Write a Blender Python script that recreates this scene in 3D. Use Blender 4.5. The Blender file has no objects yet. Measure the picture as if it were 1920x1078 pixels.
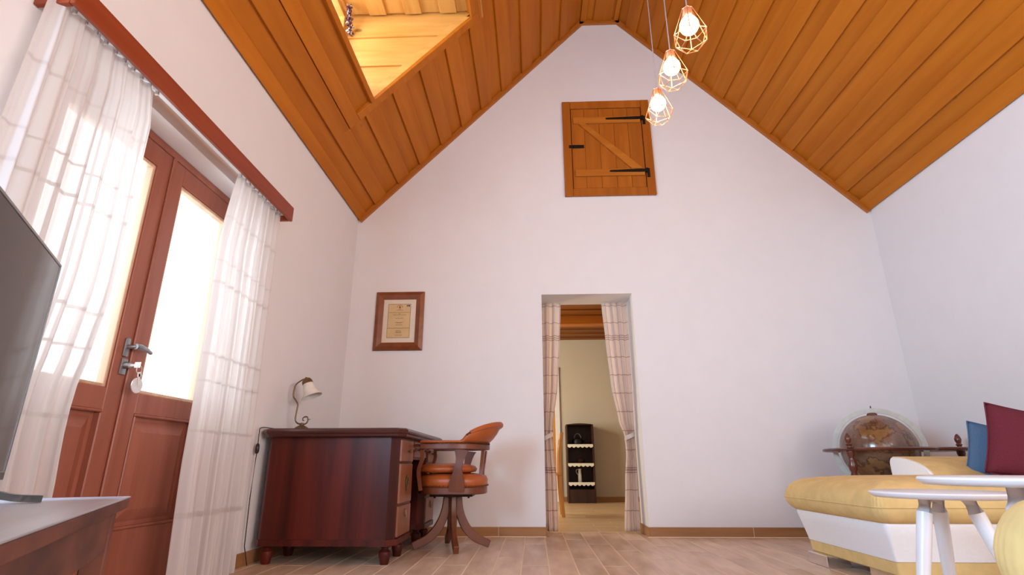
import bpy, bmesh, math, random
from mathutils import Vector, Matrix, Euler
random.seed(7)
PI = math.pi
SC = bpy.context.scene
COL = SC.collection

# ------------------------------------------------------------------ camera, sky, lights, exposure
F_PX, YAW, PITCH, ROLL, CAM_Z = 1014.0, 0.0386, 0.3181, -0.0022, 0.55
cam_d = bpy.data.cameras.new('camera'); cam = bpy.data.objects.new('camera', cam_d); COL.objects.link(cam)
cam_d.sensor_width = 36.0; cam_d.lens = F_PX / 1920 * 36.0; cam_d.clip_start = 0.02
fwd = Vector((-math.sin(YAW)*math.cos(PITCH), math.cos(YAW)*math.cos(PITCH), math.sin(PITCH)))
rgt = Vector((math.cos(YAW), math.sin(YAW), 0)); upv = rgt.cross(fwd)
r2 = math.cos(ROLL)*rgt + math.sin(ROLL)*upv; u2 = -math.sin(ROLL)*rgt + math.cos(ROLL)*upv
M = Matrix((r2, u2, -fwd)).transposed().to_4x4(); M.translation = (0, 0, CAM_Z)
cam.matrix_world = M
SC.camera = cam

world = bpy.data.worlds.new('overcast_sky'); SC.world = world; world.use_nodes = True
bg = world.node_tree.nodes['Background']
bg.inputs['Color'].default_value = (0.93, 0.97, 1.0, 1); bg.inputs['Strength'].default_value = 2.2

def area(name, loc, direction, sx, sy, power, color):
    l = bpy.data.lights.new(name, 'AREA'); l.shape = 'RECTANGLE'; l.size = sx; l.size_y = sy
    l.energy = power; l.color = color
    o = bpy.data.objects.new(name, l); COL.objects.link(o); o.location = loc
    o.rotation_euler = Vector(direction).to_track_quat('-Z', 'Y').to_euler(); return o
area('fill_rear', (1.6, -2.75, 1.75), (-0.15, 1, 0.10), 2.8, 1.9, 22, (0.90, 0.94, 1.0))  # added fill lamp behind the camera, set in an unseen window
area('fill_left', (-1.95, 0.10, 1.55), (1, 0.30, 0.0), 1.65, 1.3, 275, (0.44, 0.72, 1.0))  # added lamp for cool light from the left, at an unseen window
area('fill_right', (3.50, -0.95, 1.60), (-1, 0.45, 0.05), 1.9, 1.3, 160, (1.0, 0.88, 0.84))  # added warm lamp that lifts the left wall, at an unseen window
area('daylight_door', (-2.3, 2.32, 1.45), (1, 0, -0.12), 1.3, 1.15, 26, (0.74, 0.88, 1.0))
area('daylight_dormer', (-1.85, 2.78, 3.80), (1, 0.12, -0.05), 1.4, 0.75, 24, (0.95, 0.98, 1.0))
area('daylight_next_room', (-1.85, 7.3, 1.5), (1, 0.1, 0), 1.6, 1.4, 85, (1.0, 0.87, 0.62))
SC.view_settings.view_transform = 'Standard'; SC.view_settings.look = 'None'
SC.view_settings.exposure = 0.0; SC.view_settings.gamma = 1.0; SC.view_settings.use_curve_mapping = False

# ------------------------------------------------------------------ materials
def new_mat(name):
    m = bpy.data.materials.new(name); m.use_nodes = True
    nt = m.node_tree; return m, nt, nt.nodes['Principled BSDF']
def lin(r, g, b):
    f = lambda c: (c/255/12.92 if c/255 <= 0.04045 else ((c/255+0.055)/1.055)**2.4)
    return (f(r), f(g), f(b), 1)
def node(nt, t, **kw):
    n = nt.nodes.new(t)
    for k, v in kw.items():
        if k.startswith('i_'): n.inputs[k[2:].replace('_', ' ')].default_value = v
        else: setattr(n, k, v)
    return n
def noise_ramp(nt, src, scale, detail, stops, rough=0.55):
    n = node(nt, 'ShaderNodeTexNoise'); n.inputs['Scale'].default_value = scale
    n.inputs['Detail'].default_value = detail; n.inputs['Roughness'].default_value = rough
    nt.links.new(src, n.inputs['Vector'])
    r = node(nt, 'ShaderNodeValToRGB'); nt.links.new(n.outputs['Fac'], r.inputs['Fac'])
    el = r.color_ramp.elements
    el[0].position, el[0].color = stops[0]; el[1].position, el[1].color = stops[-1]
    for p, c in stops[1:-1]:
        e = el.new(p); e.color = c
    return n, r
def wood(name, c1, c2, stretch=(14, 0.9, 14), rough=0.42, vary=0.16, bump=0.10, scale=1.6, spec=0.35, knots=False):
    m, nt, b = new_mat(name)
    tc = node(nt, 'ShaderNodeTexCoord'); mp = node(nt, 'ShaderNodeMapping'); oi = node(nt, 'ShaderNodeObjectInfo')
    mp.inputs['Scale'].default_value = stretch
    nt.links.new(tc.outputs['Object'], mp.inputs['Vector'])
    sh = node(nt, 'ShaderNodeMath', operation='MULTIPLY'); sh.inputs[1].default_value = 37.0
    nt.links.new(oi.outputs['Random'], sh.inputs[0])
    cb = node(nt, 'ShaderNodeCombineXYZ')
    for i in range(3): nt.links.new(sh.outputs[0], cb.inputs[i])
    nt.links.new(cb.outputs[0], mp.inputs['Location'])
    n, r = noise_ramp(nt, mp.outputs['Vector'], scale, 5, [(0.3, c1), (0.7, c2)])
    hs = node(nt, 'ShaderNodeHueSaturation')
    mr = node(nt, 'ShaderNodeMapRange'); mr.inputs['To Min'].default_value = 1 - vary; mr.inputs['To Max'].default_value = 1 + vary
    nt.links.new(oi.outputs['Random'], mr.inputs['Value']); nt.links.new(mr.outputs[0], hs.inputs['Value'])
    col = r.outputs['Color']
    if knots:
        kv = node(nt, 'ShaderNodeTexVoronoi'); kv.inputs['Scale'].default_value = 1.0
        km = node(nt, 'ShaderNodeMapping'); km.inputs['Scale'].default_value = tuple(3.2 if s > 2 else 1.7 for s in stretch)
        nt.links.new(tc.outputs['Object'], km.inputs['Vector']); nt.links.new(km.outputs[0], kv.inputs['Vector'])
        kr = node(nt, 'ShaderNodeValToRGB'); kr.color_ramp.elements[0].position = 0.035; kr.color_ramp.elements[1].position = 0.075
        kr.color_ramp.elements[0].color = (0.45, 0.38, 0.32, 1); kr.color_ramp.elements[1].color = (1, 1, 1, 1)
        nt.links.new(kv.outputs['Distance'], kr.inputs['Fac'])
        mx = node(nt, 'ShaderNodeMix', data_type='RGBA', blend_type='MULTIPLY'); mx.inputs[0].default_value = 1
        nt.links.new(col, mx.inputs[6]); nt.links.new(kr.outputs[0], mx.inputs[7]); col = mx.outputs[2]
    nt.links.new(col, hs.inputs['Color']); nt.links.new(hs.outputs[0], b.inputs['Base Color'])
    b.inputs['Roughness'].default_value = rough; b.inputs['Specular IOR Level'].default_value = spec
    bp = node(nt, 'ShaderNodeBump'); bp.inputs['Strength'].default_value = bump; bp.inputs['Distance'].default_value = 0.01
    nt.links.new(n.outputs['Fac'], bp.inputs['Height']); nt.links.new(bp.outputs[0], b.inputs['Normal'])
    return m
def plain(name, c, rough=0.5, metal=0.0, spec=0.5, noise=0.06, nscale=20, bump=0.0, coat=0.0):
    m, nt, b = new_mat(name)
    tc = node(nt, 'ShaderNodeTexCoord')
    lo = tuple(v*(1-noise) for v in c[:3])+(1,); hi = tuple(min(1, v*(1+noise)) for v in c[:3])+(1,)
    n, r = noise_ramp(nt, tc.outputs['Object'], nscale, 4, [(0.3, lo), (0.7, hi)])
    nt.links.new(r.outputs[0], b.inputs['Base Color'])
    b.inputs['Roughness'].default_value = rough; b.inputs['Metallic'].default_value = metal
    b.inputs['Specular IOR Level'].default_value = spec; b.inputs['Coat Weight'].default_value = coat
    if bump:
        bp = node(nt, 'ShaderNodeBump'); bp.inputs['Strength'].default_value = bump; bp.inputs['Distance'].default_value = 0.005
        nt.links.new(n.outputs['Fac'], bp.inputs['Height']); nt.links.new(bp.outputs[0], b.inputs['Normal'])
    return m

PLASTER = plain('plaster', (0.80, 0.77, 0.775, 1), 0.9, spec=0.15, noise=0.012, nscale=6, bump=0.04)
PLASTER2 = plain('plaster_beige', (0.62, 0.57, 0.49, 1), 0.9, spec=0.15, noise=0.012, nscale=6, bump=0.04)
CEIL = wood('stained_pine_ceiling', lin(174, 96, 14), lin(192, 112, 26), (7, 0.6, 7), rough=0.5, vary=0.07, spec=0.2, knots=True)
STRIPW = plain('stained_cover_strip', lin(178, 104, 32), 0.45, noise=0.05, nscale=5)
CEILX = wood('stained_pine_across', lin(172, 98, 28), lin(190, 114, 40), (0.7, 9, 9), rough=0.45, vary=0.07)
PINE = wood('honey_pine', lin(205, 148, 72), lin(228, 178, 100), (0.8, 9, 9), rough=0.35, vary=0.05, knots=True, spec=0.5)
PINEY = wood('honey_pine_along', lin(205, 148, 72), lin(228, 178, 100), (9, 0.8, 9), rough=0.4, vary=0.05)
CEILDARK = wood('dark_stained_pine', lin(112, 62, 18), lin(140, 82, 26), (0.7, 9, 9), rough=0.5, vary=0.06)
HATCHW = wood('hatch_planks', lin(158, 86, 20), lin(178, 102, 30), (10, 10, 0.8), rough=0.45, vary=0.08)
HATCHL = wood('hatch_ledges', lin(176, 100, 28), lin(194, 120, 40), (0.8, 10, 10), rough=0.45, vary=0.05)
DOORW = wood('varnished_door_wood', lin(142, 80, 62), lin(160, 96, 76), (9, 9, 0.7), rough=0.38, vary=0.05)
PELM = wood('red_brown_pelmet', lin(132, 52, 24), lin(150, 66, 34), (9, 0.7, 9), rough=0.4, vary=0.03)
MAHOG = wood('dark_mahogany', lin(50, 15, 11), lin(98, 34, 22), (11, 11, 0.6), rough=0.34, vary=0.06, spec=0.3, scale=1.1)
MAHOGT = wood('dark_mahogany_top', lin(52, 22, 18), lin(84, 38, 28), (0.7, 9, 9), rough=0.3, vary=0.03, spec=0.5)
MAHOGF = wood('mahogany_front_glare', lin(122, 70, 46), lin(150, 92, 62), (9, 9, 0.8), rough=0.35, vary=0.08, spec=0.5)  # glare on the drawer fronts put into the colour
CHAIRW = wood('walnut_chair', lin(92, 46, 26), lin(122, 64, 38), (6, 6, 1.4), rough=0.35, vary=0.04, spec=0.5)
STANDW = wood('worn_brown_stand', lin(62, 42, 40), lin(120, 72, 58), (6, 3.0, 6), rough=0.55, vary=0.04, scale=1.3)
STANDT = wood('stand_top_sky_sheen', lin(150, 152, 164), lin(176, 178, 190), (8, 0.8, 8), rough=0.3, vary=0.02, spec=0.6)  # bluish sky reflection on the top put into the colour
TILE = wood('wood_look_tile', lin(190, 158, 132), lin(228, 202, 178), (7, 1.4, 9), rough=0.34, vary=0.035, bump=0.03, spec=0.5)
TILEX = wood('warm_lit_tile_across', lin(196, 164, 124), lin(220, 190, 150), (0.8, 9, 9), rough=0.34, vary=0.06, bump=0.03, spec=0.5)  # same tile, with the next room's yellow light put into the colour
BASEB = wood('tile_skirting', lin(150, 104, 64), lin(176, 128, 84), (0.8, 9, 9), rough=0.35, vary=0.05, bump=0.02)
BASEBY = wood('tile_skirting_side', lin(150, 104, 64), lin(176, 128, 84), (9, 0.8, 9), rough=0.35, vary=0.05, bump=0.02)
GROUT = plain('grout', lin(240, 218, 192), 0.85, noise=0.04)
SHELFW = wood('dark_shelf_wood', lin(44, 24, 18), lin(66, 38, 28), (8, 8, 0.9), rough=0.45, vary=0.04)
OAK = wood('oak_chair', lin(188, 128, 56), lin(210, 152, 76), (7, 7, 1.0), rough=0.4, vary=0.04)
GLOBEW = wood('turned_walnut', lin(84, 40, 28), lin(112, 58, 42), (5, 5, 1.2), rough=0.25, vary=0.04, spec=0.6)
FRAMEW = wood('picture_frame_wood', lin(116, 58, 30), lin(142, 78, 42), (6, 6, 6), rough=0.3, vary=0.03, spec=0.6)
BLACK = plain('black_iron', (0.018, 0.016, 0.016, 1), 0.45, metal=0.6)
CHROME = plain('chrome', (0.75, 0.75, 0.78, 1), 0.12, metal=1.0, noise=0.01)
STEEL = plain('dull_steel', (0.32, 0.33, 0.35, 1), 0.35, metal=0.9, noise=0.03)
SILVER = plain('bright_key_metal', (0.85, 0.85, 0.86, 1), 0.35, metal=0.6, noise=0.02)
BRASS = plain('antique_brass', (0.20, 0.135, 0.07, 1), 0.42, metal=0.8, noise=0.2, nscale=40)
MERID = plain('pewter_meridian', (0.42, 0.39, 0.34, 1), 0.45, metal=0.35, noise=0.08, nscale=30)
COPPER = plain('copper_wire', (0.85, 0.45, 0.26, 1), 0.3, metal=0.7, noise=0.03)
GREYC = plain('grey_cable', (0.30, 0.27, 0.30, 1), 0.6)
WHITEP = plain('white_lacquer', (0.82, 0.82, 0.86, 1), 0.28, noise=0.01, spec=0.5)
WHITEL = plain('white_leatherette', (0.87, 0.87, 0.89, 1), 0.45, noise=0.02, nscale=60, bump=0.05)
YELLOW = plain('mustard_velour', lin(220, 190, 130), 0.85, spec=0.2, noise=0.09, nscale=14, bump=0.10)
BURG = plain('burgundy_cloth', lin(106, 42, 54), 0.9, spec=0.2, noise=0.1, nscale=120, bump=0.2)
BLUEC = plain('blue_cloth', lin(84, 114, 148), 0.9, spec=0.2, noise=0.08, nscale=120, bump=0.2)
LEATH = plain('tan_leather', lin(168, 84, 36), 0.38, noise=0.16, nscale=10, bump=0.08, spec=0.5)
TVBLK = plain('tv_black_plastic', (0.012, 0.012, 0.016, 1), 0.3)
TVSCR = plain('tv_screen_glass', (0.020, 0.018, 0.020, 1), 0.05, noise=0.0, spec=0.9)
SHADE = plain('frosted_glass_shade', (0.78, 0.75, 0.70, 1), 0.45, noise=0.08, nscale=25)
LACE = plain('white_lace', (0.80, 0.78, 0.72, 1), 0.9, noise=0.05)
WHITEC = plain('white_ceramic', (0.80, 0.80, 0.74, 1), 0.25, noise=0.04)
PAPER = plain('cream_mount', (0.74, 0.64, 0.52, 1), 0.8, noise=0.03)
PARCH = plain('parchment', (0.66, 0.47, 0.24, 1), 0.8, noise=0.08, nscale=8)
INK = plain('brown_ink', (0.16, 0.08, 0.05, 1), 0.8)
INKR = plain('red_ink', (0.40, 0.10, 0.05, 1), 0.8)
INKB = plain('navy_print', (0.10, 0.05, 0.14, 1), 0.8)
RAILW = plain('white_curtain_rail', (0.80, 0.80, 0.80, 1), 0.4)
BEAD = wood('pale_glazing_bead', lin(190, 150, 120), lin(214, 178, 150), (9, 9, 0.7), rough=0.4, vary=0.02)
GROUND = plain('pale_terrace', (0.55, 0.54, 0.50, 1), 0.9, noise=0.1, nscale=2)

def math_node(nt, op, a, b=None, c=None):
    n = node(nt, 'ShaderNodeMath', operation=op)
    for i, v in enumerate((a, b, c)):
        if v is None: continue
        if isinstance(v, (int, float)): n.inputs[i].default_value = v
        else: nt.links.new(v, n.inputs[i])
    return n.outputs[0]
def line_mask(nt, coord, period, width, offset=0.0):
    t = math_node(nt, 'ADD', coord, offset)
    t = math_node(nt, 'DIVIDE', t, period)
    return math_node(nt, 'LESS_THAN', math_node(nt, 'FRACT', t), width/period)
def glass_mat():
    m, nt, b = new_mat('window_glass'); out = nt.nodes['Material Output']; nt.nodes.remove(b)
    t = node(nt, 'ShaderNodeBsdfTransparent'); g = node(nt, 'ShaderNodeBsdfGlossy'); g.inputs['Roughness'].default_value = 0.02
    mx = node(nt, 'ShaderNodeMixShader'); fr = node(nt, 'ShaderNodeValue'); fr.outputs[0].default_value = 0.06
    nt.links.new(fr.outputs[0], mx.inputs[0]); nt.links.new(t.outputs[0], mx.inputs[1]); nt.links.new(g.outputs[0], mx.inputs[2])
    nt.links.new(mx.outputs[0], out.inputs[0]); return m
GLASS = glass_mat()
def cloth_mat(name, base, line_col, see_through, transl, checks):
    m, nt, b = new_mat(name); out = nt.nodes['Material Output']
    uv = node(nt, 'ShaderNodeUVMap'); sp = node(nt, 'ShaderNodeSeparateXYZ'); nt.links.new(uv.outputs[0], sp.inputs[0])
    wob = node(nt, 'ShaderNodeTexNoise'); wob.inputs['Scale'].default_value = 5; nt.links.new(uv.outputs[0], wob.inputs['Vector'])
    vv = math_node(nt, 'ADD', sp.outputs[1], math_node(nt, 'MULTIPLY', wob.outputs[0], 0.012))
    mask = None
    for (axis, per, wid, off) in checks:
        k = line_mask(nt, vv if axis == 'v' else sp.outputs[0], per, wid, off)
        mask = k if mask is None else math_node(nt, 'MAXIMUM', mask, k)
    mx = node(nt, 'ShaderNodeMix', data_type='RGBA'); mx.inputs[6].default_value = base; mx.inputs[7].default_value = line_col
    nt.links.new(mask, mx.inputs[0])
    nt.links.new(mx.outputs[2], b.inputs['Base Color']); b.inputs['Roughness'].default_value = 0.9; b.inputs['Specular IOR Level'].default_value = 0.1
    tr = node(nt, 'ShaderNodeBsdfTranslucent'); nt.links.new(mx.outputs[2], tr.inputs['Color'])
    m1 = node(nt, 'ShaderNodeMixShader'); m1.inputs[0].default_value = transl
    nt.links.new(b.outputs[0], m1.inputs[1]); nt.links.new(tr.outputs[0], m1.inputs[2])
    tp = node(nt, 'ShaderNodeBsdfTransparent'); m2 = node(nt, 'ShaderNodeMixShader')
    nt.links.new(math_node(nt, 'MULTIPLY', math_node(nt, 'SUBTRACT', 1.0, math_node(nt, 'MULTIPLY', mask, 0.8)), see_through), m2.inputs[0])
    nt.links.new(m1.outputs[0], m2.inputs[1]); nt.links.new(tp.outputs[0], m2.inputs[2])
    nt.links.new(m2.outputs[0], out.inputs[0]); return m
SHEER = cloth_mat('white_sheer', (0.82, 0.785, 0.77, 1), (0.66, 0.61, 0.59, 1), 0.20, 0.36,
                  [('v', 0.37, 0.014, 0.05), ('v', 0.62, 0.010, 0.31), ('u', 0.29, 0.006, 0.0)])
CHECK = cloth_mat('checked_cotton', (0.93, 0.84, 0.79, 1), (0.60, 0.42, 0.40, 1), 0.0, 0.5,
                  [('v', 0.168, 0.006, 0.0), ('u', 0.12, 0.005, 0.03), ('v', 1.2, 0.007, 0.68), ('v', 1.2, 0.007, 0.70), ('v', 1.2, 0.007, 0.72)])
def emit_mat(name, col, s):
    m, nt, b = new_mat(name); b.inputs['Base Color'].default_value = col
    b.inputs['Emission Color'].default_value = col; b.inputs['Emission Strength'].default_value = s; return m
BULB = emit_mat('lit_bulb', (1.0, 0.80, 0.45, 1), 14.0)
def globe_mat():
    m, nt, b = new_mat('antique_globe_map')
    tc = node(nt, 'ShaderNodeTexCoord')
    mp = node(nt, 'ShaderNodeMapping'); mp.inputs['Location'].default_value = (0.7, 0.2, 1.3); nt.links.new(tc.outputs['Object'], mp.inputs[0])
    n, r = noise_ramp(nt, mp.outputs[0], 5.0, 8, [(0.36, lin(104, 78, 66)), (0.47, lin(126, 96, 80)), (0.50, lin(84, 58, 44)), (0.53, lin(142, 106, 70)), (0.68, lin(122, 84, 50))], 0.6)
    n2, r2_ = noise_ramp(nt, mp.outputs[0], 9, 4, [(0.35, (0.72, 0.66, 0.62, 1)), (0.7, (1.1, 1.05, 0.98, 1))])
    mx = node(nt, 'ShaderNodeMix', data_type='RGBA', blend_type='MULTIPLY'); mx.inputs[0].default_value = 1
    nt.links.new(r.outputs[0], mx.inputs[6]); nt.links.new(r2_.outputs[0], mx.inputs[7])
    nt.links.new(mx.outputs[2], b.inputs['Base Color'])
    b.inputs['Roughness'].default_value = 0.22; b.inputs['Coat Weight'].default_value = 0.4; b.inputs['Coat Roughness'].default_value = 0.08
    return m
GLOBE = globe_mat()

# ------------------------------------------------------------------ mesh helpers
def frame_from(d):
    d = d.normalized(); a = Vector((0, 0, 1)) if abs(d.z) < 0.95 else Vector((1, 0, 0))
    s = d.cross(a).normalized(); return s, s.cross(d).normalized()
class MB:
    def __init__(self): self.bm = bmesh.new()
    def box(self, c, s, rot=None, bevel=0.0, seg=1):
        m = Matrix.Translation(Vector(c))
        if rot is not None: m = m @ (rot.to_4x4() if not isinstance(rot, (tuple, list)) else Euler(rot).to_matrix().to_4x4())
        m = m @ Matrix.Diagonal((s[0], s[1], s[2], 1))
        r = bmesh.ops.create_cube(self.bm, size=1.0, matrix=m)
        if bevel > 0:
            es = list({e for v in r['verts'] for e in v.link_edges})
            bmesh.ops.bevel(self.bm, geom=es, offset=min(bevel, min(s)*0.45), segments=seg, profile=0.5, affect='EDGES')
        return self
    def bx(self, x0, x1, y0, y1, z0, z1, bevel=0.0, seg=1):
        return self.box(((x0+x1)/2, (y0+y1)/2, (z0+z1)/2), (abs(x1-x0), abs(y1-y0), abs(z1-z0)), None, bevel, seg)
    def prism(self, pts, mapf, d0, d1):
        a = [self.bm.verts.new(mapf(p[0], p[1], d0)) for p in pts]; b = [self.bm.verts.new(mapf(p[0], p[1], d1)) for p in pts]
        n = len(pts)
        self.bm.faces.new(a[::-1]); self.bm.faces.new(b)
        for i in range(n): self.bm.faces.new((a[i], a[(i+1) % n], b[(i+1) % n], b[i]))
        return self
    def rings(self, rs, cap0=True, cap1=True, closed=False):
        L = [[self.bm.verts.new(p) for p in r] for r in rs]; n = len(rs[0])
        for k in range(len(L) - (0 if closed else 1)):
            A, B = L[k], L[(k+1) % len(L)]
            for i in range(n): self.bm.faces.new((A[i], A[(i+1) % n], B[(i+1) % n], B[i]))
        if not closed:
            if cap0: self.bm.faces.new(L[0][::-1])
            if cap1: self.bm.faces.new(L[-1])
        return self
    def lathe(self, prof, seg=20, origin=(0, 0, 0), axis=(0, 0, 1)):
        o = Vector(origin); ax = Vector(axis).normalized(); s, t = frame_from(ax)
        rs = [[o + ax*z + (s*math.cos(2*PI*i/seg) + t*math.sin(2*PI*i/seg))*max(r, 0.0004) for i in range(seg)] for r, z in prof]
        return self.rings(rs)
    def tube(self, pts, r, seg=8, closed=False):
        P = [Vector(p) for p in pts]; n = len(P); rad = r if isinstance(r, (list, tuple)) else [r]*n
        rs = []; prev = None
        for i in range(n):
            if closed: d = P[(i+1) % n] - P[i-1]
            else: d = P[min(i+1, n-1)] - P[max(i-1, 0)]
            d.normalize()
            if prev is None: s, t = frame_from(d)
            else:
                s = (prev - d*prev.dot(d))
                if s.length < 1e-6: s, _ = frame_from(d)
                s.normalize(); t = d.cross(s)
            prev = s
            rs.append([P[i] + (s*math.cos(2*PI*k/seg) + t*math.sin(2*PI*k/seg))*rad[i] for k in range(seg)])
        return self.rings(rs, closed=closed)
    def strip(self, pts, w, h, side=None):
        """rectangular bar swept along pts; w across, h in the third direction"""
        P = [Vector(p) for p in pts]; n = len(P); rs = []
        for i in range(n):
            d = (P[min(i+1, n-1)] - P[max(i-1, 0)]).normalized()
            if side is None: s, t = frame_from(d)
            else: s = Vector(side) - d*Vector(side).dot(d); s.normalize(); t = s.cross(d)
            ww = w[i] if isinstance(w, (list, tuple)) else w; hh = h[i] if isinstance(h, (list, tuple)) else h
            rs.append([P[i]+s*ww/2+t*hh/2, P[i]-s*ww/2+t*hh/2, P[i]-s*ww/2-t*hh/2, P[i]+s*ww/2-t*hh/2])
        return self.rings(rs)
    def out(self, name, mat, parent=None, smooth=False, kind=None, angle=0.7):
        bm = self.bm
        bmesh.ops.recalc_face_normals(bm, faces=bm.faces[:])
        if smooth:
            for f in bm.faces: f.smooth = True
            for e in bm.edges:
                if len(e.link_faces) == 2 and e.calc_face_angle(0) > angle: e.smooth = False
        me = bpy.data.meshes.new(name); bm.to_mesh(me); bm.free(); me.materials.append(mat)
        o = bpy.data.objects.new(name, me); COL.objects.link(o)
        if parent is not None: o.parent = parent
        if kind: o['kind'] = kind
        return o
def rounded_rect(x0, x1, y0, y1, r, z, n=6):
    out = []
    for cx, cy, a0 in ((x1-r, y1-r, 0), (x0+r, y1-r, PI/2), (x0+r, y0+r, PI), (x1-r, y0+r, 1.5*PI)):
        for k in range(n+1):
            a = a0 + (PI/2)*k/n; out.append(Vector((cx+r*math.cos(a), cy+r*math.sin(a), z)))
    return out
def thing(name, label, cat, loc=(0, 0, 0), rotz=0.0, group=None):
    o = bpy.data.objects.new(name, None); COL.objects.link(o); o.empty_display_size = 0.1
    o.location = loc; o.rotation_euler = (0, 0, rotz); o['label'] = label; o['category'] = cat
    if group: o['group'] = group
    return o
def struct(o): o['kind'] = 'structure'; return o
def struct_empty(name):
    o = bpy.data.objects.new(name, None); COL.objects.link(o); o['kind'] = 'structure'; return o
def lbl(o, text): o['label'] = text; return o
def smooth_path(pts, n=6):
    P = [Vector(p) for p in pts]; out = []
    for i in range(len(P)-1):
        p0, p1, p2, p3 = P[max(i-1, 0)], P[i], P[i+1], P[min(i+2, len(P)-1)]
        for k in range(n):
            t = k/n; out.append(0.5*((2*p1)+(p2-p0)*t+(2*p0-5*p1+4*p2-p3)*t*t+(3*p1-p0-3*p2+p3)*t**3))
    out.append(P[-1]); return out
def cloth(name, mat, nu, nv, fn, width, height, parent, thick=0.0):
    me = bpy.data.meshes.new(name); vs = []; fs = []
    for j in range(nv+1):
        for i in range(nu+1): vs.append(fn(i/nu, j/nv))
    for j in range(nv):
        for i in range(nu):
            a = j*(nu+1)+i; fs.append((a, a+1, a+nu+2, a+nu+1))
    me.from_pydata([tuple(v) for v in vs], [], fs)
    uvl = me.uv_layers.new(name='UVMap')
    for p in me.polygons:
        p.use_smooth = True
        for li in p.loop_indices:
            k = me.loops[li].vertex_index; uvl.data[li].uv = ((k % (nu+1))/nu*width, (k//(nu+1))/nv*height)
    me.materials.append(mat)
    o = bpy.data.objects.new(name, me); COL.objects.link(o)
    if parent is not None: o.parent = parent
    if thick:
        md = o.modifiers.new('thickness', 'SOLIDIFY'); md.thickness = thick; md.offset = 0
    return o

# ------------------------------------------------------------------ the room shell
XL, XR, YF, YN = -1.703, 3.237, 4.807, -2.6
ZE, ZA, XA1, XA2 = 2.86, 5.22, 0.576, 0.991
WT = 0.348                      # far wall thickness
DX0, DX1, DZ = 0.088, 0.922, 2.06   # opening in the far wall
RY0, RY1, RZ = 1.57, 3.06, 2.094    # recess of the glazed door in the left wall

XZ = lambda x, z, y: Vector((x, y, z))
YZ = lambda y, z, x: Vector((x, y, z))
w = MB()
w.prism([(XL-0.3, 0), (DX0, 0), (DX0, DZ), (XL-0.3, DZ)], XZ, YF, YF+WT)
w.prism([(DX1, 0), (XR+0.3, 0), (XR+0.3, DZ), (DX1, DZ)], XZ, YF, YF+WT)
w.prism([(XL-0.3, DZ), (XR+0.3, DZ), (XR+0.3, ZE), (XR, ZE+0.02), (XA2+0.06, ZA+0.1), (XA1-0.06, ZA+0.1), (XL, ZE+0.02), (XL-0.3, ZE)], XZ, YF, YF+WT)
struct(w.out('wall_far', PLASTER))
w = MB()
w.bx(XL-0.3, XL, YN, -0.75, -0.02, ZE+0.03); w.bx(XL-0.3, XL, 0.95, RY0, -0.02, ZE+0.03); w.bx(XL-0.3, XL, -0.75, 0.95, -0.02, 0.85); w.bx(XL-0.3, XL, -0.75, 0.95, 2.2, ZE+0.03); w.bx(XL-0.3, XL, RY1, YF, -0.02, ZE+0.03); w.bx(XL-0.3, XL, RY0, RY1, RZ, ZE+0.03)
struct(w.out('wall_left', PLASTER))
w = MB(); w.bx(XR, XR+0.3, YN, -1.95, -0.02, ZE+0.03); w.bx(XR, XR+0.3, 0.05, YF, -0.02, ZE+0.03); w.bx(XR, XR+0.3, -1.95, 0.05, -0.02, 0.85); w.bx(XR, XR+0.3, -1.95, 0.05, 2.2, ZE+0.03)
struct(w.out('wall_right', PLASTER))
w = MB()                        # wall behind the camera; wide window opening added for the fill lamp
wx0, wx1, wz0, wz1 = 0.2, 3.0, 0.8, 2.7
w.prism([(XL-0.3, 0), (wx0, 0), (wx0, wz1), (XL-0.3, wz1)], XZ, YN-0.3, YN)
w.prism([(wx1, 0), (XR+0.3, 0), (XR+0.3, wz1), (wx1, wz1)], XZ, YN-0.3, YN)
w.bx(wx0, wx1, YN-0.3, YN, 0, wz0)
w.prism([(XL-0.3, wz1), (XR+0.3, wz1), (XR+0.3, ZE), (XR, ZE+0.02), (XA2+0.06, ZA+0.1), (XA1-0.06, ZA+0.1), (XL, ZE+0.02), (XL-0.3, ZE)], XZ, YN-0.3, YN)
struct(w.out('wall_near', PLASTER))
wn = struct_empty('added_window_rear')  # unseen rear window, added to go with the fill lamp
f = MB()
for xx in (wx0+0.03, (2*wx0+wx1)/3, (wx0+2*wx1)/3, wx1-0.03): f.bx(xx-0.03, xx+0.03, YN-0.10, YN-0.04, wz0, wz1, 0.004)
f.bx(wx0, wx1, YN-0.095, YN-0.045, wz0, wz0+0.06, 0.004); f.bx(wx0, wx1, YN-0.095, YN-0.045, wz1-0.06, wz1, 0.004)
f.out('window_frame', WHITEP, wn)
for k in range(3): MB().bx(wx0+0.05+(wx1-wx0)*k/3, wx0-0.03+(wx1-wx0)*(k+1)/3, YN-0.072, YN-0.068, wz0+0.06, wz1-0.06).out('pane', GLASS, wn)

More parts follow.
